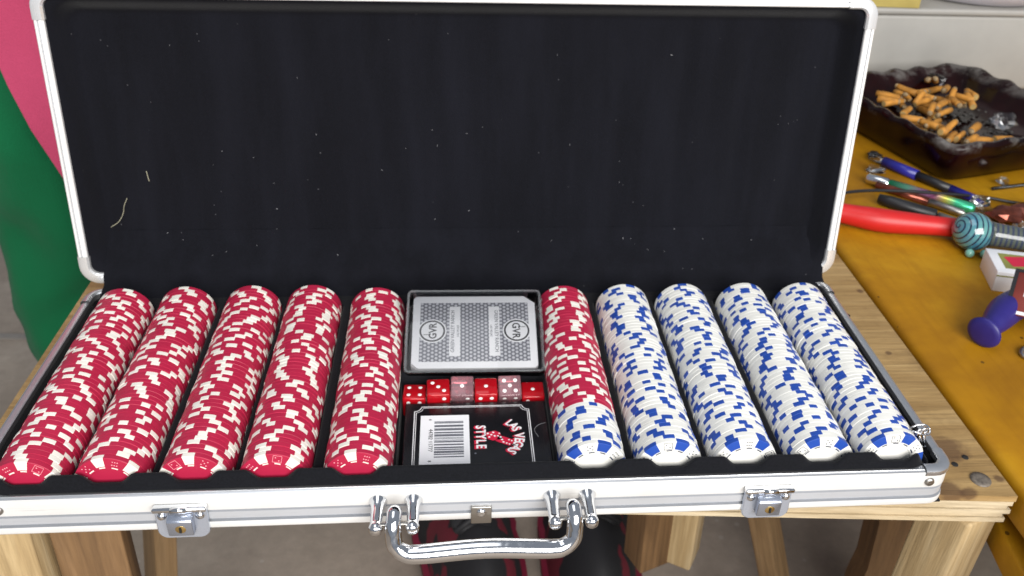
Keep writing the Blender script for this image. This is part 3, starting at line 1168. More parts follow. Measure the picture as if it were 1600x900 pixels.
def emblem_mesh():
    b = MB()
    w, l = 0.0024, 0.00024
    for cx, cz, sx_, sz in ((0, w, 2 * w, l), (0, -w, 2 * w, l), (w, 0, l, 2 * w), (-w, 0, l, 2 * w)):
        b.box((cx, 0, cz), (sx_, 0.0001, sz))
    return b


def pip_ring(cx, cz, r=0.00042):
    n = 8
    return [(cx + r * math.cos(2 * PI * i / n), -0.00006, cz + r * math.sin(2 * PI * i / n)) for i in range(n)]


def emblem(kind):
    b = MB()
    if kind == 0:
        b = emblem_mesh()
        pp = ((-0.001, 0.001), (0.001, -0.001))
    elif kind == 1:
        pp = [(x * 0.0013, z * 0.0011) for x in (-1, 0, 1) for z in (-1, 1)]
    else:
        pp = [(x * 0.0014, z * 0.0014) for x in (-1, 1) for z in (-1, 1)] + [(0, 0)]
    for p in pp:
        b.add(pip_ring(*p), [tuple(range(8))])
    return b


emb = [emblem(k).build('dice_emblem', 'emblem_pink') for k in range(3)]
emb_data = [e.data for e in emb]
for e in emb:
    bpy.data.objects.remove(e)
emb_ink = []
for d in emb_data:
    c = d.copy()
    c.materials.clear()
    c.materials.append(M['emblem_ink'])
    emb_ink.append(c)

ROWTXT = ['outermost red row', 'second red row from the case end', 'middle one of five red rows', 'red row one short of the cards', 'red row beside the cards',
          'mixed row', 'first white row after the mixed row', 'second white row after the mixed row', 'white row next to the outermost', 'outermost white row by the keys']
UNIT = ['', 'first', 'second', 'third', 'fourth', 'fifth', 'sixth', 'seventh', 'eighth', 'ninth', 'tenth', 'eleventh', 'twelfth', 'thirteenth', 'fourteenth', 'fifteenth', 'sixteenth', 'seventeenth', 'eighteenth', 'nineteenth', 'twentieth']


def ordinal(n):
    if n <= 20:
        return UNIT[n]
    t_, u_ = divmod(n, 10)
    return ['', '', 'twentieth', 'thirtieth', 'fortieth', 'fiftieth'][t_] if u_ == 0 else ['', '', 'twenty', 'thirty', 'forty'][t_] + '-' + UNIT[u_]


FRONT_ROLL = [-18, -32, -22, -38, -30, -60, -58, -48, -42, -52]
for ri, rx in enumerate(ROWS):
    drift = random.uniform(-0.0002, 0.0002)
    roll_at = random.uniform(0, 360)
    for k in range(50):
        red = ri < 5 or (ri == 5 and k >= 11)
        ms = red_meshes if red else white_meshes
        first = k == 0
        me = (red_front if red else white_front) if first else random.choice(ms)
        nm = 'red_poker_chip' if red else 'white_poker_chip'
        jx = 0.00022 * math.sin(k * 0.7 + ri * 2) + random.gauss(0, 0.00011) + drift
        jz = abs(random.gauss(0, 0.00008))
        o = bpy.data.objects.new(nm, me)
        COL.objects.link(o)
        ty = Y0[ri] + PITCH[ri] * k
        o.location = (rx + jx, ty, ZC - 0.0001 + jz)
        roll_at = roll_at + random.choice((-1, 1)) * random.uniform(8, 26) if random.random() < 0.32 else random.uniform(0, 360)
        roll = FRONT_ROLL[ri] if first else roll_at
        o.rotation_euler = (R(random.gauss(-0.4, 0.25)), R(roll), R(random.gauss(0, 0.35)))
        col = 'red' if red else 'white'
        sp_ = 'cream' if red else 'blue'
        grp = '%s poker chips in the case' % col
        if first:
            tag(o, 'front %s chip with its face showing, in the %s' % (col, ROWTXT[ri]), '%s chip' % col, grp)
            data = emb_data if red else emb_ink
            for q in range(6):
                a = R(q * 60 + 40)
                e = bpy.data.objects.new('dice_emblem', data[(q + ri) % 3])
                COL.objects.link(e)
                e.parent = o
                e.location = (0.0162 * math.cos(a), -0.00012, 0.0162 * math.sin(a))
                e.rotation_euler = (0, PI / 2 - a, 0)
        else:
            tag(o, '%s chip, %s from the handle side, in the %s' % (col, ordinal(k + 1), ROWTXT[ri]), '%s chip' % col, grp)

# ------------------------------------------------------------------ boxed deck of cards (upper compartment)
TILT = R(20)
box = thing('plastic_card_box', 'clear plastic card box with rounded edges propped up over the row of dice', 'card box', (0.0015, 0.1105, 0.0085), (TILT, 0, R(-0.8)))
deck = thing('card_deck', 'grey backed card deck with white border and round monograms inside the clear box', 'card deck', (0.0015, 0.1105, 0.0085), (TILT, 0, R(-0.8)))
# box local: x -.046..+.046, y 0..0.067, z 0..0.018
BW, BD, BH = 0.0465, 0.0672, 0.0180
b = MB().box((0, BD / 2, BH / 2), (2 * BW, BD, BH), 0, bev=0.0022, seg=3)
b.build('shell', 'clear', box)
# raised rim of the box lid
rp = rr_path(-BW, BW, 0.0, BD, 0.003, 4)
sharp(sweep(rp, [(-0.0018, BH + 0.0001), (-0.0012, BH + 0.0009), (0.0004, BH + 0.0009), (0.0010, BH + 0.0002), (0.0010, BH - 0.0048), (0.0001, BH - 0.0050)], [0] * 5).build('box_rim', 'clear_edge', box), 40)
sharp(sweep(rp, [(-0.0005, 0.0001), (0.0012, 0.0001), (0.0014, 0.0008), (0.0014, 0.0034), (0.0002, 0.0036)], [0] * 4).build('box_base_rim', 'clear_edge', box), 40)
# the deck: 86 x 60, with trimmed corners
DX0, DX1, DY0, DY1 = -0.0425, 0.0425, 0.0042, 0.0636
outl = [(DX0 + 0.0045, DY0), (DX1 - 0.002, DY0), (DX1, DY0 + 0.002), (DX1, DY1 - 0.0060), (DX1 - 0.0075, DY1), (DX0 + 0.002, DY1), (DX0, DY1 - 0.002), (DX0, DY0 + 0.004)]
n = len(outl)
for i in range(6):
    z0 = 0.0022 + i * 0.0024
    jx = random.uniform(-0.0003, 0.0003)
    vs = [(x + jx, y, z0) for x, y in outl] + [(x + jx, y, z0 + 0.00232) for x, y in outl]
    fs = [tuple(range(n))[::-1], tuple(range(n, 2 * n))] + [(k, (k + 1) % n, n + (k + 1) % n, n + k) for k in range(n)]
    MB().add(vs, fs).build('card_bundle', 'paper', deck)
ZT = 0.0022 + 6 * 0.0024
MB().box((0.0, 0.0336, ZT + 0.00002), (0.0750, 0.0486, 0.0001)).build('back_pattern', 'lattice', deck)


def disc(cx, cy, r, z, n=36):
    return [(cx + r * math.cos(2 * PI * i / n), cy + r * math.sin(2 * PI * i / n), z) for i in range(n)], [tuple(range(n))]


for sgn, rot in ((-1, 90), (1, -90)):
    cx = sgn * 0.0290
    lg = MB()
    lg.add(*disc(cx, 0.0340, 0.0098, ZT + 0.00020))
    lg = lg.build('monogram_disc', 'paper', deck)
    vs, fs = [], []
    for i in range(40):
        a = 2 * PI * i / 40
        vs += [(cx + r * math.cos(a), 0.0340 + r * math.sin(a), ZT + 0.00032) for r in (0.0076, 0.0088)]
    for i in range(40):
        j = (i + 1) % 40
        fs.append((2 * i, 2 * j, 2 * j + 1, 2 * i + 1))
    MB().add(vs, fs).build('monogram_ring', 'print_black', lg)
    text_mesh('monogram_lettering', 'GVR', 0.0074, 'print_black', lg, (cx + sgn * -0.0006, 0.0340, ZT + 0.00032), (0, 0, R(rot)), 0.9, 0.00012)
    MB().box((cx + sgn * 0.0036, 0.0340 - sgn * -0.0030, ZT + 0.00032), (0.0050, 0.0004, 0.0001)).build('monogram_stroke', 'print_black', lg)
    bx = sgn * 0.0136
    pl = MB().box((bx, 0.0340, ZT + 0.00012), (0.0074, 0.0410, 0.0001)).build('name_panel', 'paper', deck)
    text_mesh('name_lettering', 'GREEN VALLEY RANCH', 0.0036, 'print_grey', pl, (bx - sgn * 0.0014 * -1 if sgn < 0 else bx + 0.0014, 0.0340, ZT + 0.00024), (0, 0, R(rot)), 0.92, 0.0)
    text_mesh('town_lettering', 'LAS VEGAS', 0.0021, 'print_grey', pl, (bx + (0.0022 if sgn < 0 else -0.0022), 0.0340, ZT + 0.00024), (0, 0, R(rot)), 0.95)

# ------------------------------------------------------------------ dice
DS = 0.0148
PIPS = {1: [(0, 0)], 2: [(-1, -1), (1, 1)], 3: [(-1, 1), (0, 0), (1, -1)], 4: [(-1, -1), (-1, 1), (1, -1), (1, 1)], 5: [(-1, -1), (-1, 1), (1, -1), (1, 1), (0, 0)],
        6: [(-1, -1), (-1, 0), (-1, 1), (1, -1), (1, 0), (1, 1)]}
db = MB().box((0, 0, 0), (DS, DS, DS), 0, bev=0.0011, seg=2)
tmp = db.build('die body', 'dice_red')
die_red = tmp.data
bpy.data.objects.remove(tmp)
die_glare = die_red.copy()
die_glare.materials.clear()
die_glare.materials.append(M['dice_glare'])
tmp = MB().lathe([(0.0001, 0.00022), (0.0010, 0.00018), (0.0013, 0.0)], 14).build('pip', 'pip')
pip_me = tmp.data
bpy.data.objects.remove(tmp)
FACES = [Matrix(), Matrix.Rotation(R(90), 4, 'X'), Matrix.Rotation(R(90), 4, 'Y'), Matrix.Rotation(R(-90), 4, 'X'), Matrix.Rotation(R(-90), 4, 'Y'), Matrix.Rotation(R(180), 4, 'X')]
dl = [((4, 6, 5, 1, 2, 3), 'red', 0, 'red translucent die showing four pips at the end of the dice line'),
      ((3, 2, 5, 6, 1, 4), 'red', 6, 'red translucent die with three diagonal pips between the four and the pale one'),
      ((1, 2, 4, 5, 3, 6), 'pale', 22, 'translucent die tipped forward, its glare painted pale, with one pip on its face'),
      ((1, 4, 3, 5, 2, 6), 'red', 8, 'red translucent die with one pip above and two below, between two pale dice'),
      ((5, 4, 6, 3, 1, 2), 'pale', 26, 'translucent die tipped forward, its glare painted pale, with five pips on its face'),
      ((1, 3, 2, 5, 4, 6), 'red', 3, 'red translucent die with single pip at the mixed row end of the dice line')]
for i, (vals, colr, tilt, lab) in enumerate(dl):
    x = -0.0380 + i * 0.01535
    z = 0.0102 + DS / 2 + (0.0032 if colr == 'pale' else (0.0020 if i in (1, 3) else -0.0032))
    d = link('die', die_red if colr == 'red' else die_glare, None, (x, 0.0905 - (0.0016 if i in (1, 3) else 0), z), (R(tilt), 0, R(random.uniform(-2, 2))))
    tag(d, lab, 'die', 'dice in a line between the card boxes')
    for f, v in zip(FACES, vals):
        for px, py in PIPS[v]:
            p = bpy.data.objects.new('pip', pip_me)
            COL.objects.link(p)
            p.parent = d
            s_ = 0.0036
            p.matrix_local = f @ Matrix.Translation((px * s_, py * s_, DS / 2))

# ------------------------------------------------------------------ black card pack (lower compartment)
pk = thing('card_pack', 'black card pack with white barcode label and red dice picture in front compartment', 'card pack', (0.0012, 0.0475, 0.0060))
PW, PD, PH = 0.0445, 0.0325, 0.0145
MB().box((0, 0, PH / 2), (2 * PW, 2 * PD, PH), 0, bev=0.0008).build('carton', 'pack_black', pk)
zt = PH + 0.00008


def border(off, wd):
    x0, x1, y0, y1, r = -0.0385 + off, 0.0335 - off, -PD + 0.0006, 0.0285 - off, 0.0042
    pts = [(x0, y0), (x0, y1 - r)]
    pts += [(x0 + r * math.sin(a), y1 - r * math.cos(a)) for a in [R(18 * i) for i in range(0, 6)]]
    pts = [(x0, y0), (x0, y1 - r)] + [(x0 + r * (1 - math.cos(a)), y1 - r * 1 + r * 0 + r * (math.sin(a))) for a in []]
    # concave corner: arc centred on the corner point itself
    for i in range(6):
        a = R(-90 + 18 * i)
        pts.append((x0 + r * math.cos(a), y1 + r * math.sin(a)))
    for i in range(6):
        a = R(180 + 18 * i)
        pts.append((x1 + r * math.cos(a), y1 + r * math.sin(a)))
    pts += [(x1, y1 - r), (x1, y0)]
    b = MB()
    P = [Vector((x, y, zt)) for x, y in pts]
    vs, fs = [], []
    for i, p in enumerate(P):
        t = (P[min(i + 1, len(P) - 1)] - P[max(i - 1, 0)])
        t = t.normalized() if t.length > 1e-9 else Vector((0, 1, 0))
        nrm = Vector((-t.y, t.x, 0))
        vs += [p - nrm * wd / 2, p + nrm * wd / 2]
    for i in range(len(P) - 1):
        fs.append((2 * i, 2 * i + 2, 2 * i + 3, 2 * i + 1))
    return b.add(vs, fs)


border(0.0, 0.00055).build('border_line', 'print_white', pk)
border(0.0011, 0.00035).build('border_line', 'print_white', pk)
lb = MB().box((-0.0195, -0.0040, zt), (0.0300, 0.0480, 0.00012)).build('barcode_label', 'paper', pk)
rb = random.Random(3)
y = 0.0140
bars = MB()
while y > -0.0180:
    w = rb.choice([0.00045, 0.0006, 0.0009, 0.0012])
    bars.box((-0.0170, y, zt + 0.0001), (0.0178, w, 0.0001))
    y -= w + rb.choice([0.0005, 0.0005, 0.0009, 0.0013])
bo = bars.build('barcode', 'print_grey', lb)
bo['kind'] = 'stuff'
text_mesh('barcode_digits', '44782 11777', 0.0036, 'print_black', lb, (-0.0282, -0.0025, zt + 0.0001), (0, 0, R(-90)), 1.05)
text_mesh('barcode_digits', '6', 0.0028, 'print_black', lb, (-0.0285, 0.0160, zt + 0.0001), (0, 0, R(-90)))
text_mesh('barcode_digits', '8', 0.0028, 'print_black', lb, (-0.0285, -0.0205, zt + 0.0001), (0, 0, R(-90)))
# LAS VEGAS on an arc and STYLE below it: red shadow letters with white letters over them
for ch, ang in zip('LAS VEGAS', [46, 34, 23, 12, 3, -10, -22, -34, -46]):
    if ch == ' ':
        continue
    rr = 0.0178
    a = R(ang)
    px, py = 0.0080 + rr * math.cos(a), -0.0010 + rr * math.sin(a) * 0.98
    for mat, dz, dx, bo_ in (('print_red', 0.00004, -0.0009, 0.00055), ('print_white', 0.00013, 0.0, 0.00026)):
        text_mesh('title_lettering', ch, 0.0084, mat, pk, (px + dx, py - abs(dx) * 0.3, zt + dz), (0, 0, R(ang - 90)), 0.78, bo_, 0.00003)
for i, ch in enumerate('STYLE'):
    for mat, dz, dx, bo_ in (('print_red', 0.00004, -0.0009, 0.00055), ('print_white', 0.00013, 0.0, 0.00026)):
        text_mesh('title_lettering', ch, 0.0084, mat, pk, (0.0022 + dx, 0.0082 - 0.0043 * i - abs(dx) * .3, zt + dz), (0, 0, R(-90)), 0.78, bo_, 0.00003)
MB().add(*disc(-0.0012, -0.0148, 0.0007, zt + 0.0001, 10)).build('trade_mark', 'print_grey', pk)


def printed_die(cx, cy, rot, top, side):
    e1 = Vector((math.cos(rot), math.sin(rot), 0)) * 0.0062
    e2 = Vector((-math.sin(rot), math.cos(rot), 0)) * 0.0058
    e3 = Vector((0.0040, -0.0022, 0)).normalized() * 0.0034
    c = Vector((cx, cy, zt + 0.00016))
    b = MB()
    q = [c - e1 * .5 - e2 * .5, c + e1 * .5 - e2 * .5, c + e1 * .5 + e2 * .5, c - e1 * .5 + e2 * .5]
    b.add([*q, q[1] + e3, q[2] + e3, q[0] + e3], [(0, 1, 2, 3), (1, 4, 5, 2), (0, 6, 4, 1)])
    o = b.build('printed_die', 'print_red', pk)
    for px, py in PIPS[top]:
        p = c + e1 * px * .28 + e2 * py * .28 + Vector((0, 0, 0.00004))
        MB().add(*disc(p.x, p.y, 0.00072, p.z, 10)).build('printed_pip', 'print_white', o)
    for px, py in PIPS[side]:
        m_ = (q[1] + q[2]) / 2 + e3 * .5
        p = m_ + e3 * px * .28 + e2 * py * .28 + Vector((0, 0, 0.00004))
        MB().add(*disc(p.x, p.y, 0.00058, p.z, 10)).build('printed_pip', 'print_white', o)


printed_die(0.0088, 0.0010, R(14), 5, 2)
printed_die(0.0152, -0.0035, R(-28), 3, 4)

# a curved hair lying on the pack's wrapper
hr = MB().tube(bez([(0.0375, -0.002, zt + .0003), (0.0355, 0.004, zt + .0006), (0.0385, 0.0085, zt + .0006), (0.0430, 0.0105, zt + .0004)], 6), 0.00016, 6)
tag(hr.build('hair', 'lint', None, (0.0012, 0.0475, 0.0060)), 'pale curved hair lying on the black card pack', 'hair')

# ------------------------------------------------------------------ keys on a wire
kr = thing('key_ring', 'wire ring with two small silver keys hanging at the case corner', 'keys', (0.2638, 0.0200, 0.0412))
ring = [(0.0065 * math.cos(a), 0.0040 * math.sin(a), 0.0012 * math.sin(2 * a)) for a in [2 * PI * i / 28 for i in range(29)]]
MB().tube(ring, 0.00055, 8).build('ring', 'chrome', kr)
for dx, dy, tl in ((-0.0002, -0.0012, 21), (0.0030, -0.0006, 15)):
    k = MB()
    k.box((0, 0, -0.0095), (0.0016, 0.0007, 0.0150), 0, bev=0.0002, seg=1)
    k.lathe([(0.0012, -0.0004), (0.0030, -0.0004), (0.0030, 0.0004), (0.0012, 0.0004), (0.0012, -0.0004)], 14, xf=Matrix.Rotation(R(90), 4, 'X') @ Matrix.Rotation(R(0), 4, 'Z'))
    k.box((0.0012, 0, -0.0155), (0.0012, 0.0007, 0.0018))
    k.build('key', 'chrome', kr, (dx, dy, -0.0006), (R(4), R(-tl), R(12)))

# ------------------------------------------------------------------ lint and threads in the lid
rl = random.Random(11)
b = MB()
for i in range(48):
    x = rl.uniform(-0.25, 0.25)
    s = 0.022 + 0.165 * rl.random() ** 1.3
    if rl.random() < 0.35:
        s = rl.uniform(0.014, 0.026)
    t = 0.0145 if s > 0.03 else 0.010
    if s < 0.026:
        t = 0.0128 if s > 0.02 else 0.008
    L = rl.choice([0.0006, 0.0008, 0.0011, 0.0016])
    a = rl.uniform(0, PI)
    if s > 0.031:
        t = 0.0174
    p = lidp(x, s, t)
    q = lidp(x + L * math.cos(a), s + L * math.sin(a), t)
    b.tube([p, q], rl.choice([0.00012, 0.00016, 0.00022, 0.0003]), 5)
tag(b.build('lint', 'lint'), 'pale specks of lint on the black lid lining', None, None, 'stuff')


def thread(pts, r, label):
    P = bez([lidp(x, s, t) for x, s, t in pts], 8)
    tag(MB().tube(P, r, 6).build('thread', 'straw'), label, 'thread')


thread([(-0.2640, 0.039, 0.0120), (-0.2590, 0.042, 0.0155), (-0.2555, 0.048, 0.0168), (-0.2540, 0.054, 0.0170), (-0.2510, 0.060, 0.0170)], 0.00024, 'curved dry straw thread stuck low on the lid lining')
thread([(-0.2335, 0.0730, 0.0172), (-0.2340, 0.077, 0.0170), (-0.2345, 0.081, 0.0172)], 0.00026, 'short straight straw thread above the curved one on the lid lining')

# ------------------------------------------------------------------ ashtray and butts
AC = Vector((0.565, 0.556, AZ))
AR = 16
tray_o = thing('ashtray', 'large square dark red glass ashtray with scalloped rim full of butts', 'ashtray', AC, (0, 0, R(AR)))


def ashtray():
    N = 128
    a0 = 0.1120

    def sq(a, p=14.0):
        c, s_ = abs(math.cos(a)), abs(math.sin(a))
        return 1.0 / ((c ** p + s_ ** p) ** (1 / p))
    rings = []
    # (radius factor, z, scallop weight)
    prof = [(0.0001, 0.004, 0), (0.60, 0.004, 0), (0.84, 0.001, 0), (0.90, 0.004, 0), (0.955, 0.020, 0.3), (0.99, 0.036, 0.7), (1.00, 0.043, 1), (0.985, 0.0465, 1), (0.955, 0.0470, 1), (0.90, 0.0445, 1),
            (0.80, 0.034, 0.6), (0.72, 0.024, 0.2), (0.62, 0.018, 0), (0.4, 0.0165, 0), (0.0001, 0.016, 0)]
    vs, fs = [], []
    for f, z, w in prof:
        for i in range(N):
            a = 2 * PI * i / N
            sc = math.cos(a * 20)
            r = a0 * sq(a) * f * (1 + 0.008 * w * sc)
            vs.append((r * math.cos(a), r * math.sin(a), z * 1.0 + 0.0017 * w * sc * (1 if f > .6 else 0)))
    for q in range(len(prof) - 1):
        for i in range(N):
            j = (i + 1) % N
            fs.append((q * N + i, q * N + j, (q + 1) * N + j, (q + 1) * N + i))
    return MB().add(vs, fs, 0, True)


ashtray().build('bowl', 'ash_glass', tray_o)
b = MB()
ra = random.Random(5)
for i in range(110):
    a, r = ra.uniform(0, 2 * PI), 0.062 * math.sqrt(ra.random())
    s = ra.uniform(0.0012, 0.0038)
    bm = bmesh.new()
    bmesh.ops.create_icosphere(bm, subdivisions=1, radius=s)
    b.add([(v.co.x * ra.uniform(.7, 1.3), v.co.y * ra.uniform(.7, 1.3), v.co.z * 0.55) for v in bm.verts], [[v.index for v in f.verts] for f in bm.faces], 0, False,
          Matrix.Translation((AC.x + r * math.cos(a), AC.y + r * math.sin(a), AZ + 0.018 + ra.uniform(0, .006))))
    bm.free()
tag(b.build('ash', 'ash'), 'grey ash heaped under the butts in the ashtray', None, None, 'stuff')
BUTTS = [(0.497, 0.591, -41, 0.021), (0.489, 0.576, -26, 0.022), (0.527, 0.613, -57, 0.017), (0.514, 0.583, 47, 0.043), (0.527, 0.579, 38, 0.048), (0.569, 0.644, 57, 0.055), (0.578, 0.644, 59, 0.063),
         (0.545, 0.614, 21, 0.021), (0.575, 0.612, 52, 0.051), (0.59, 0.582, -98, 0.064), (0.569, 0.584, 59, 0.053), (0.584, 0.587, -55, 0.021), (0.5, 0.551, 47, 0.027), (0.548, 0.568, 44, 0.039),
         (0.539, 0.543, 35, 0.029), (0.494, 0.525, -23, 0.016), (0.506, 0.512, -60, 0.021), (0.526, 0.547, 55, 0.032), (0.515, 0.505, -65, 0.017), (0.518, 0.49, 32, 0.039), (0.513, 0.474, 47, 0.023),
         (0.525, 0.478, 45, 0.029), (0.528, 0.462, 38, 0.018), (0.552, 0.499, 45, 0.03), (0.57, 0.471, 13, 0.025), (0.541, 0.465, 0, 0.012), (0.531, 0.58, 27, 0.023), (0.495, 0.574, 20, 0.02),
         (0.512, 0.514, 26, 0.021), (0.515, 0.491, 37, 0.02), (0.602, 0.602, -90, 0.018), (0.543, 0.594, -44, 0.015), (0.515, 0.595, -74, 0.015), (0.567, 0.571, -94, 0.021)]


def butt_mesh(bent):
    b = MB()
    L, r = 0.030, 0.0044
    pts = [(-L / 2, 0, 0), (-L / 4, 0, bent * .3), (0, 0, bent), (L / 4, 0, bent * .4), (L / 2 - 0.003, 0, -bent)]
    b.tube(pts, [r, r, r * 0.93, r * 0.9, r * 0.86], 12, 0)
    b.tube([(L / 2 - 0.003, 0, -bent), (L / 2, 0.0004, -bent * 1.2)], [r * 0.86, r * 0.6], 10, 1)
    b.add([(-L / 2 - 0.00005, r * .85 * math.cos(2 * PI * i / 12), r * .85 * math.sin(2 * PI * i / 12)) for i in range(12)], [tuple(range(12))], 2)
    return b


bms = []
for q in (0.0, 0.0007, -0.0004):
    t_ = butt_mesh(q).build('butt', ['butt', 'burnt', 'butt_end'])
    bms.append(t_.data)
    bpy.data.objects.remove(t_)
rb = random.Random(2)
extra = [(x + rb.uniform(-.016, .022), y + rb.uniform(-.020, .016), rb.uniform(0, 180), 0.02) for x, y, _, _ in BUTTS[::2]]
for i, (x, y, a, L) in enumerate(BUTTS + extra):
    o = link('cigarette_butt', bms[i % 3])
    under = i >= len(BUTTS)
    elev = 0 if L < 0.032 else rb.uniform(12, 38)
    z = 0.027 if under else 0.036 + rb.uniform(0, .004) + 0.006 * math.sin(R(elev))
    o.location = (x, y - 0.004 + 0.004 * under, AZ + z)
    o.rotation_euler = Matrix((RZ(a + (180 if rb.random() < .35 else 0)) @ RY(-elev if rb.random() < .6 else rb.uniform(-8, 8)) @ RX(rb.uniform(0, 360)))).to_euler()
    o.scale = (rb.uniform(.72, 1.05), rb.uniform(.82, 1.0), rb.uniform(.68, 1.0))
    tag(o, 'orange cigarette butt lying in the dark red glass ashtray', 'cigarette butt', 'cigarette butts in the ashtray')
for x, y, s in ((0.588, 0.655, 0.012), (0.600, 0.520, 0.016)):
    bm = bmesh.new()
    bmesh.ops.create_icosphere(bm, subdivisions=2, radius=s)
    vs = [v.co * ra.uniform(.65, 1.2) for v in bm.verts]
    b = MB().add([(v.x, v.y, v.z * .6) for v in vs], [[v.index for v in f.verts] for f in bm.faces])
    bm.free()
    tag(b.build('crumpled_wrapper', 'wrap', None, (x, y, AZ + 0.036)), 'crumpled clear wrapper %s' % ('at the far rim of the ashtray' if y > .6 else 'among butts inside the ashtray'), 'wrapper')


# ------------------------------------------------------------------ pens and oddments on the amber table
def along(p, q):
    p, q = Vector(p), Vector(q)
    d = q - p
    return p, d.to_track_quat('X', 'Z').to_euler(), d.length


def xlathe(prof, n=20, mi=0):
    """prof (x, r) revolved about local x"""
    return MB().lathe([(r, x) for x, r in prof], n, mi, Matrix.Rotation(R(90), 4, 'Y'))


p, e, L = along((0.414, 0.438, AZ + .0052), (0.493, 0.3665, AZ + .0052))
pen = thing('iridescent_pen', 'rainbow iridescent metal pen with chrome cap lying under the black cable', 'pen', p, e)
xlathe([(0.024, 0.0001), (0.024, 0.0056), (L - .004, 0.0056), (L, 0.0036), (L, 0.0001)]).build('barrel', 'rainbow', pen)
xlathe([(0, 0.0001), (0, 0.0040), (0.002, 0.0056), (0.021, 0.0058), (0.0238, 0.0046), (0.0238, 0.0001)]).build('cap', 'chrome', pen)
p, e, L = along((0.418, 0.424, AZ + .0045), (0.480, 0.3575, AZ + .0045))
pen = thing('olive_pen', 'thin brown and silver pen lying alongside the iridescent pen', 'pen', p, e)
xlathe([(0, 0.0001), (0.001, 0.0040), (L * .6, 0.0042), (L * .6, 0.0001)]).build('barrel', 'copper_foil', pen)
xlathe([(L * .6, 0.0001), (L * .6, 0.0041), (L - .004, 0.0036), (L, 0.0001)]).build('tip', 'steel', pen)
p, e, L = along((0.440, 0.492, AZ + .006), (0.510, 0.380, AZ + .0052))
pen = thing('blue_pen', 'dark pen with blue grip lying against the ashtray side', 'pen', p, e)
xlathe([(0, 0.0001), (0.001, 0.0040), (0.018, 0.0044), (0.018, 0.0001)]).build('cap', 'wrap', pen)
xlathe([(0.018, 0.0001), (0.018, 0.0055), (0.058, 0.0055), (0.058, 0.0001)]).build('grip', 'blue_plastic', pen)
xlathe([(0.058, 0.0001), (0.058, 0.0048), (0.096, 0.0046), (0.096, 0.0001)]).build('barrel', 'dark_plastic', pen)
xlathe([(0.096, 0.0001), (0.096, 0.0047), (L - .003, 0.0040), (L, 0.0001)]).build('end_plug', 'blue_plastic', pen)
p, e, L = along((0.405, 0.390, AZ + .0062), (0.474, 0.329, AZ + .0050))
pen = thing('black_pen', 'matt black pen with grey tip beside the red rubber handle', 'pen', p, e)
xlathe([(0, 0.0001), (0.001, 0.0046), (0.012, 0.0060), (0.055, 0.0062), (0.058, 0.0001)]).build('barrel', 'dark_plastic', pen)
xlathe([(0.0575, 0.0001), (0.0575, 0.0048), (L - .004, 0.0034), (L, 0.0008)]).build('tip', 'steel', pen)

# red rubber handle
P = bez([(0.318, 0.366, AZ + .0115), (0.353, 0.348, AZ + .0115), (0.383, 0.334, AZ + .0115), (0.420, 0.325, AZ + .0115), (0.450, 0.318, AZ + .0115)], 8)
rads = [0.0088 + 0.0024 * math.exp(-((i / (len(P) - 1) - .5) / .22) ** 2) for i in range(len(P))]
rads[0] *= .7
rads[-1] *= .8
tag(MB().tube(P, rads, 20).build('rubber_handle', 'red_rubber'), 'bright red rubber sleeved tool handle lying on the amber table', 'handle')

# cable
P = bez([(0.340, 0.355, AZ + .0235), (0.362, 0.374, AZ + .020), (0.401, 0.386, AZ + .0165), (0.454, 0.389, AZ + .0125), (0.515, 0.391, AZ + .006), (0.560, 0.382, AZ + .0022), (0.66, 0.37, AZ + .0018)], 8)
tag(MB().tube(P, 0.0016, 10).build('cable', 'dark_plastic'), 'thin black cable running across the pens', 'cable')

# glass pipe
gp = thing('glass_pipe', 'striped blue glass pipe with round bowl and smoky stem', 'pipe', (0.452, 0.3000, AZ + 0.0180), (0, 0, R(-22)))
bm = bmesh.new()
bmesh.ops.create_uvsphere(bm, u_segments=40, v_segments=24, radius=0.0176)
b = MB().add([v.co.copy() for v in bm.verts], [[v.index for v in f.verts] for f in bm.faces], 0, True)
bm.free()
bl = b.build('bowl', 'swirl', gp)
bl.rotation_euler = Vector((-0.80, -0.42, 0.42)).to_track_quat('X', 'Z').to_euler()
xlathe([(0.012, 0.0001), (0.012, 0.0118), (0.018, 0.0112), (0.030, 0.0105), (0.075, 0.0105), (0.088, 0.0085), (0.090, 0.0001)], 28).build('stem', 'stem_glass', gp)
for x, y in ((-0.001, -0.0165), (0.0115, -0.0135)):
    bm = bmesh.new()
    bmesh.ops.create_uvsphere(bm, u_segments=18, v_segments=12, radius=0.0040)
    b = MB().add([v.co.copy() for v in bm.verts], [[v.index for v in f.verts] for f in bm.faces], 0, True)
    bm.free()
    b.build('foot', 'mint', gp, (x, y, -0.0138))

# rolling paper box
rpb = thing('paper_box', 'small white and green printed box beside the glass pipe', 'box', (0.4360, 0.2300, AZ), (0, 0, R(-15)))
MB().box((0.042, 0.020, 0.0095), (0.084, 0.040, 0.0190), 0, bev=0.0005).build('carton', 'paper', rpb)
MB().box((0.042, 0.020, 0.01905), (0.068, 0.026, 0.0002)).build('picture_panel', 'olive', rpb)
MB().box((0.022, 0.021, 0.0192), (0.018, 0.016, 0.0002), rot=RZ(12)).build('picture', 'print_red', rpb)
MB().box((0.043, 0.019, 0.0192), (0.016, 0.014, 0.0002), rot=RZ(-8)).build('picture', 'pack_pic', rpb)
MB().box((0.042, -0.0001, 0.0150), (0.084, 0.0002, 0.0012)).build('stripe', 'olive', rpb)
for i in range(2):
    MB().box((0.046, -0.0001, 0.0100 - 0.0028 * i), (0.060 - 0.012 * i, 0.0002, 0.0009)).build('print_line', 'emblem_pink', rpb)

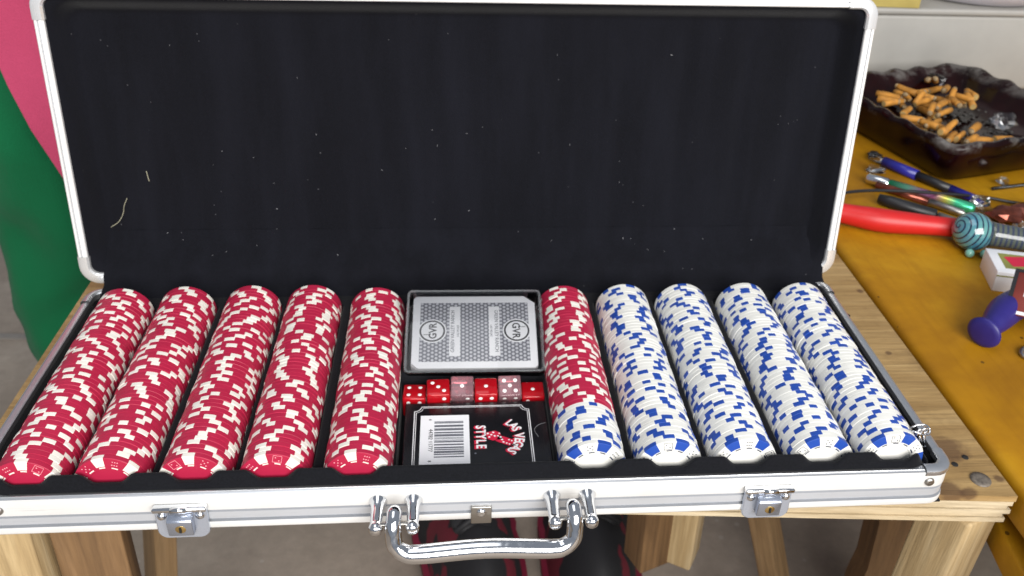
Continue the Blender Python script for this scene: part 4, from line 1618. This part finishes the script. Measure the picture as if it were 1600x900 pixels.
# purple silicone stopper: flared end and bent neck
pt = thing('purple_handle', 'purple silicone handle with flared round end on the amber table', 'handle', (0, 0, 0))
P = bez([(0.3840, 0.1535, AZ + .0125), (0.3900, 0.1580, AZ + .0130), (0.3990, 0.1650, AZ + .0145), (0.4150, 0.1790, AZ + .0150), (0.4320, 0.1900, AZ + .0140), (0.4500, 0.1990, AZ + .0125)], 8)
rads = []
for i in range(len(P)):
    u = i / (len(P) - 1)
    rads.append(0.0080 + 0.0045 * math.exp(-(u / .10) ** 2) + 0.0040 * smooth01(.25, .6, u))
rads[0] *= 0.93
MB().tube(P, rads, 28).build('grip', 'purple', pt)
b = MB().lathe([(0.0001, 0.0010), (0.0080, 0.0006), (0.0112, -0.0004), (0.0126, -0.0020), (0.0118, -0.0036)], 30)
d_ = (P[0] - P[1]).normalized()
o = b.build('end_disc', 'purple', pt, P[0] + d_ * 0.0014)
o.rotation_euler = d_.to_track_quat('Z', 'Y').to_euler()

# red printed foil sachet and small metal buckle beside it
sa = thing('printed_sachet', 'red and black printed sachet propped against the purple handle', 'sachet', (0.4230, 0.1840, AZ + 0.0290), (R(24), R(-6), R(-38)))
MB().box((0.025, 0.0, 0.0), (0.060, 0.046, 0.0012), 0, bev=0.0004, seg=1).build('pouch', 'sticker_red', sa)
for i, (cx, cy, w, h, m) in enumerate(((0.025, 0.0208, 0.060, 0.003, 'print_black'), (0.025, -0.0208, 0.060, 0.003, 'print_white'), (-0.0035, 0, 0.003, 0.038, 'print_black'), (0.012, 0.004, 0.014, 0.016, 'paper'), (0.024, -0.010, 0.012, 0.010, 'print_black'))):
    MB().box((cx, cy, 0.0007), (w, h, 0.0003)).build('print_patch', m, sa)
bk2 = MB()
bk2.tube([(0.0085 * math.cos(a), 0.0060 * math.sin(a), 0) for a in [2 * PI * i / 20 for i in range(21)]], 0.0016, 8)
bk2.box((0.010, 0.002, 0.0), (0.016, 0.006, 0.002), 0, bev=0.0005)
tag(bk2.build('metal_clasp', 'steel', None, (0.4170, 0.1410, AZ + 0.0022), (0, 0, R(35))), 'small worn steel clasp on the amber table in front of the sachet', 'clasp')
rf = random.Random(9)


def crumple(r, fl_, sub=2):
    bm = bmesh.new()
    bmesh.ops.create_icosphere(bm, subdivisions=sub, radius=r)
    b = MB().add([(v.co.x * rf.uniform(.7, 1.4), v.co.y * rf.uniform(.6, 1.1), v.co.z * fl_ * rf.uniform(.5, 1.3)) for v in bm.verts], [[v.index for v in f.verts] for f in bm.faces])
    bm.free()
    return b


for nm, mat, x, y, r, f_, lab in (('foil_scrap', 'copper_foil', 0.517, 0.350, 0.017, .45, 'crumpled copper brown foil scrap behind the glass pipe'),
                                  ('foil_scrap', 'copper_foil', 0.548, 0.356, 0.020, .45, 'larger crumpled brown foil scrap under the cable end'),
                                  ('clear_bag', 'wrap', 0.500, 0.372, 0.011, .7, 'crumpled clear bag at the tip of the iridescent pen'),
                                  ('clear_bag', 'wrap', 0.523, 0.332, 0.009, .6, 'small clear bag scrap beside the glass stem'),
                                  ('clear_bag', 'wrap', 0.434, 0.462, 0.010, .4, 'flat clear scrap beside the chrome pen cap'),
                                  ('clear_bag', 'wrap', 0.5585, 0.431, 0.006, .7, 'tiny clear scrap below the ashtray corner'),
                                  ('foil_scrap', 'dark_plastic', 0.449, 0.500, 0.007, .6, 'dark plastic scrap against the ashtray side')):
    tag(crumple(r, f_).build(nm, mat, None, (x, y, AZ + r * f_)), lab, 'scrap')
tb = MB()
tb.tube([(0.54, 0.418, AZ + .002), (0.66, 0.445, AZ + .002)], 0.0019, 8)
tag(tb.build('clear_straw', 'wrap'), 'thin clear straw lying in front of the ashtray', 'straw')

# ------------------------------------------------------------------ white box, plate, yellow carton behind the ashtray
wb = thing('white_box', 'long white enamel box standing behind the ashtray', 'box', (0.93, 0.866, AZ), (0, 0, R(-1)))
MB().box((0, 0, 0.050), (1.10, 0.30, 0.100), 0, bev=0.006, seg=3).build('body', 'white_plastic', wb)
MB().box((0, 0, 0.1040), (1.11, 0.31, 0.0085), 0, bev=0.003, seg=3).build('lid', 'white_plastic', wb)
pl = thing('dish', 'lilac white round dish on top of the white box', 'dish', (0.700, 0.826, AZ + 0.1083))
MB().lathe([(0.0001, 0.0005), (0.095, 0.0005), (0.103, 0.003), (0.118, 0.016), (0.130, 0.042), (0.136, 0.060), (0.140, 0.062), (0.139, 0.065), (0.132, 0.062), (0.114, 0.018), (0.098, 0.006), (0.0001, 0.005)], 56).build('bowl', 'plate', pl)
yb = thing('yellow_carton', 'yellow card carton on the white box beside the dish', 'carton', (0.498, 0.771, AZ + 0.1083), (0, 0, R(-6)))
MB().box((0, 0, 0.03), (0.17, 0.09, 0.06), 0, bev=0.0012).build('carton', 'yellow_box', yb)
MB().box((0, -0.0452, 0.03), (0.15, 0.0006, 0.006)).build('printed_band', 'olive', yb)


# ------------------------------------------------------------------ sneakers under the bench
def sneaker(loc, rz, mirror, label):
    t = thing('sneaker', label, 'sneaker', loc, (0, 0, R(rz)), 'sneakers on the floor')
    n = 22
    rings, sole = [], []
    prof = []
    for i in range(n + 1):
        u = i / n
        y = -0.14 + 0.28 * u
        w = 0.040 + 0.015 * math.sin(PI * min(1, u * 1.0) ** 0.9) + (0.004 if u > .5 else 0)
        end = math.sqrt(max(0.0, 1 - (2 * u - 1) ** 6))
        w = max(0.004, w * end)
        h = (0.088 - 0.050 * smooth01(0.35, 0.85, u)) * (0.5 + 0.5 * end)
        prof.append((y, w, h, mirror * 0.008 * math.sin(PI * u)))
    vs, fs = [], []
    m = 16
    for y, w, h, cx in prof:
        for k in range(m):
            a = PI * k / (m - 1)
            x = math.cos(a)
            z = math.sin(a) ** 0.75
            vs.append((cx + w * x * (1 - 0.25 * z), y, 0.022 + h * z))
    for i in range(n):
        for k in range(m - 1):
            fs.append((i * m + k, i * m + k + 1, (i + 1) * m + k + 1, (i + 1) * m + k))
    MB().add(vs, fs, 0, True).build('upper', 'shoe', t)
    vs, fs = [], []
    for y, w, h, cx in prof:
        vs += [(cx - w - .004, y, 0.0), (cx + w + .004, y, 0.0), (cx + w + .005, y, 0.028), (cx - w - .005, y, 0.028)]
    for i in range(n):
        o = 4 * i
        fs += [(o + k, o + (k + 1) % 4, o + 4 + (k + 1) % 4, o + 4 + k) for k in range(4)]
    fs += [(0, 1, 2, 3), tuple(4 * n + k for k in (3, 2, 1, 0))]
    MB().add(vs, fs, 0, True).build('sole', 'shoe_sole', t)
    for i in range(6):
        y = 0.045 - i * 0.020
        z = 0.074 + i * 0.0072
        MB().tube([(-0.020, y, z - .004), (0, y + 0.004, z + .006), (0.020, y, z - .004)], 0.0035, 8).build('lace', 'shoe_black', t)
    MB().tube([(0.0, 0.060, 0.070), (0.0, 0.0, 0.087), (0.0, -0.055, 0.107)], [0.012, 0.016, 0.018], 12, ell=(1.2, .4)).build('tongue', 'shoe_black', t)
    return t


sneaker((-0.005, 0.395, FZ), 12, 1, 'red and black sneaker on the floor below the handle with crimson sole edge')
sneaker((0.158, 0.400, FZ), -6, -1, 'second red and black sneaker, beside the first one and nearer the bench leg')


# ------------------------------------------------------------------ person behind the case
def folds(me, amp, fx=9.0, fz=3.0, seed=0.0, hold=9.0):
    '''soft cloth folds pushed along the normals'''
    ns = [v.normal.copy() for v in me.vertices]
    for v, n_ in zip(me.vertices, ns):
        c_ = v.co
        d_ = mnoise.noise(Vector((c_.x * fx + seed, c_.y * fx, c_.z * fz + c_.x * 4))) + 0.5 * mnoise.noise(Vector((c_.x * fx * 2.3, c_.y * fx * 2.3 + seed, c_.z * fz * 3.2)))
        v.co = c_ + n_ * d_ * amp * (1 - 0.85 * smooth01(hold, hold + 0.08, c_.z))


def skin_mesh(name, joints, edges, mat, parent, sub=2):
    me = bpy.data.meshes.new(name)
    me.from_pydata([j[0] for j in joints], edges, [])
    ob = bpy.data.objects.new(name, me)
    COL.objects.link(ob)
    ob.modifiers.new('skin', 'SKIN').use_smooth_shade = True
    for i, j in enumerate(joints):
        r = j[1]
        me.skin_vertices[0].data[i].radius = r if isinstance(r, tuple) else (r, r)
    me.skin_vertices[0].data[0].use_root = True
    s = ob.modifiers.new('sub', 'SUBSURF')
    s.levels = s.render_levels = sub
    dg = bpy.context.evaluated_depsgraph_get()
    out = bpy.data.meshes.new_from_object(ob.evaluated_get(dg))
    bpy.data.objects.remove(ob)
    out.materials.clear()
    out.materials.append(M[mat])
    for p_ in out.polygons:
        p_.use_smooth = True
    return link(name, out, parent)


PX, PY = -0.448, 0.66
per = thing('person', 'person in pink top and green trousers standing behind the case', 'person', (PX, PY, FZ))
J, E_ = [], []


def jn(p, r, par=None):
    J.append((p, r))
    if par is not None:
        E_.append((par, len(J) - 1))
    return len(J) - 1


pel = jn((0, 0, 0.60), (0.085, 0.065))
chest = jn((0, 0.005, 0.80), (0.095, 0.065), jn((0, 0, 0.70), (0.080, 0.060), pel))
neck = jn((0, 0.005, 0.945), 0.036, jn((0, 0.005, 0.90), (0.060, 0.045), chest))
h1 = jn((0, -0.005, 1.02), 0.066, jn((0, 0, 0.985), 0.045, neck))
h2 = jn((0, 0.0, 1.10), 0.066, h1)
for s in (-1, 1):
    hip = jn((s * 0.060, 0, 0.54), 0.062, pel)
    knee = jn((s * 0.066, -0.005, 0.31), 0.042, hip)
    ank = jn((s * 0.066, 0.01, 0.06), 0.028, knee)
    jn((s * 0.072, -0.09, 0.025), 0.022, ank)
    sh = jn((s * 0.115, 0.005, 0.885), 0.040, chest)
    el = jn((s * 0.165, 0.02, 0.70), 0.028, sh)
    wr = jn((s * 0.175, -0.02, 0.545), 0.020, el)
    pa = jn((s * 0.178, -0.035, 0.500), (0.014, 0.022), wr)
    for k in range(4):
        f1 = jn((s * (0.176 + 0.002 * k), -0.056 + 0.013 * k, 0.475), 0.0062, pa)
        f2 = jn((s * (0.172 + 0.002 * k), -0.060 + 0.013 * k, 0.455 - 0.004 * (k in (1, 2))), 0.0055, f1)
        jn((s * 0.166, -0.060 + 0.013 * k, 0.440 - 0.005 * (k in (1, 2))), 0.0046, f2)
    t1 = jn((s * 0.166, -0.062, 0.500), 0.0068, pa)
    jn((s * 0.158, -0.072, 0.484), 0.0055, t1)
skin_mesh('body', J, E_, 'skin', per, 2)
# face
for s in (-1, 1):
    b = MB().lathe([(0.0001, 0.009), (0.006, 0.007), (0.009, 0.0), (0.006, -0.007), (0.0001, -0.009)], 14)
    b.build('eye', 'eye', per, (s * 0.026, -0.062, 1.055))
    MB().lathe([(0.0001, 0.006), (0.010, 0.004), (0.013, 0.0), (0.010, -0.004), (0.0001, -0.006)], 14).build('ear', 'skin', per, (s * 0.066, 0.005, 1.045), (0, R(80), 0))
MB().tube([(0, -0.064, 1.055), (0, -0.078, 1.030), (0, -0.066, 1.022)], [0.006, 0.011, 0.008], 10).build('nose', 'skin', per)
MB().tube([(-0.020, -0.062, 1.000), (0, -0.068, 0.998), (0.020, -0.062, 1.000)], [0.002, 0.005, 0.002], 8).build('mouth', 'emblem_pink', per)
b = MB().lathe([(0.0001, 0.086), (0.040, 0.078), (0.066, 0.050), (0.076, 0.010), (0.074, -0.020), (0.068, -0.030)], 28)
b.build('hair', 'hair', per, (0, 0.016, 1.078), (R(-22), 0, 0))
# trousers: two tapering legs joined at the seat, folds at the knee
JT = [((0, 0, 0.60), (0.098, 0.074))]
ET = []
JT.append(((0, 0, 0.72), (0.090, 0.068)))
ET.append((0, 1))
for s in (-1, 1):
    o_ = len(JT)
    JT += [((s * 0.062, 0, 0.53), 0.080), ((s * 0.068, -0.004, 0.42), 0.070), ((s * 0.069, -0.006, 0.31), 0.062), ((s * 0.068, 0, 0.20), 0.056), ((s * 0.067, 0.006, 0.09), 0.052), ((s * 0.067, 0.006, 0.05), 0.050)]
    ET += [(0, o_)] + [(o_ + k, o_ + k + 1) for k in range(5)]
folds(skin_mesh('trousers', JT, ET, 'green', per, 3).data, 0.020, 12, 6, 0.0, 0.44)
# long top: a draped shell whose hem dips to one side
vs, fs = [], []
NA, NR = 72, 26
for j in range(NR + 1):
    u = j / NR
    for i in range(NA):
        a = 2 * PI * i / NA
        ca, sa_ = math.cos(a), math.sin(a)
        # hem height around the body (a=-90 deg faces the camera)
        hem = min(0.72, max(0.42, 0.712 - 0.50 * (ca + 0.42)))
        z = hem + (0.93 - hem) * u
        k = (z - 0.45) / 0.48
        rx_ = 0.160 - 0.018 * smooth01(0.1, 0.6, k) + 0.012 * smooth01(0.55, 0.85, k)
        ry_ = 0.126 - 0.020 * smooth01(0.1, 0.6, k)
        top = 1 - 0.62 * smooth01(0.84, 1.0, k)
        fold = 1 + (0.030 * math.sin(a * 7 + 0.6) + 0.015 * math.sin(a * 13)) * (1 - smooth01(0, 0.7, u))
        vs.append((rx_ * top * fold * ca, ry_ * top * fold * sa_, z))
for j in range(NR):
    for i in range(NA):
        q = (i + 1) % NA
        fs.append((j * NA + i, j * NA + q, (j + 1) * NA + q, (j + 1) * NA + i))
folds(MB().add(vs, fs, 0, True).build('top', 'pink', per).data, 0.014, 11, 6, 3.0)
for s in (-1, 1):
    MB().tube([(s * 0.085, 0.005, 0.90), (s * 0.125, 0.008, 0.865), (s * 0.150, 0.016, 0.785), (s * 0.160, 0.02, 0.74)], [0.058, 0.055, 0.050, 0.050], 18).build('sleeve', 'pink', per)
    b = MB()
    b.tube([(s * 0.067, 0.05, 0.030), (s * 0.067, -0.01, 0.034), (s * 0.070, -0.07, 0.026), (s * 0.072, -0.125, 0.020)], [0.030, 0.038, 0.036, 0.020], 14, ell=(1.0, .75))
    b.build('shoe', 'shoe_black', per)
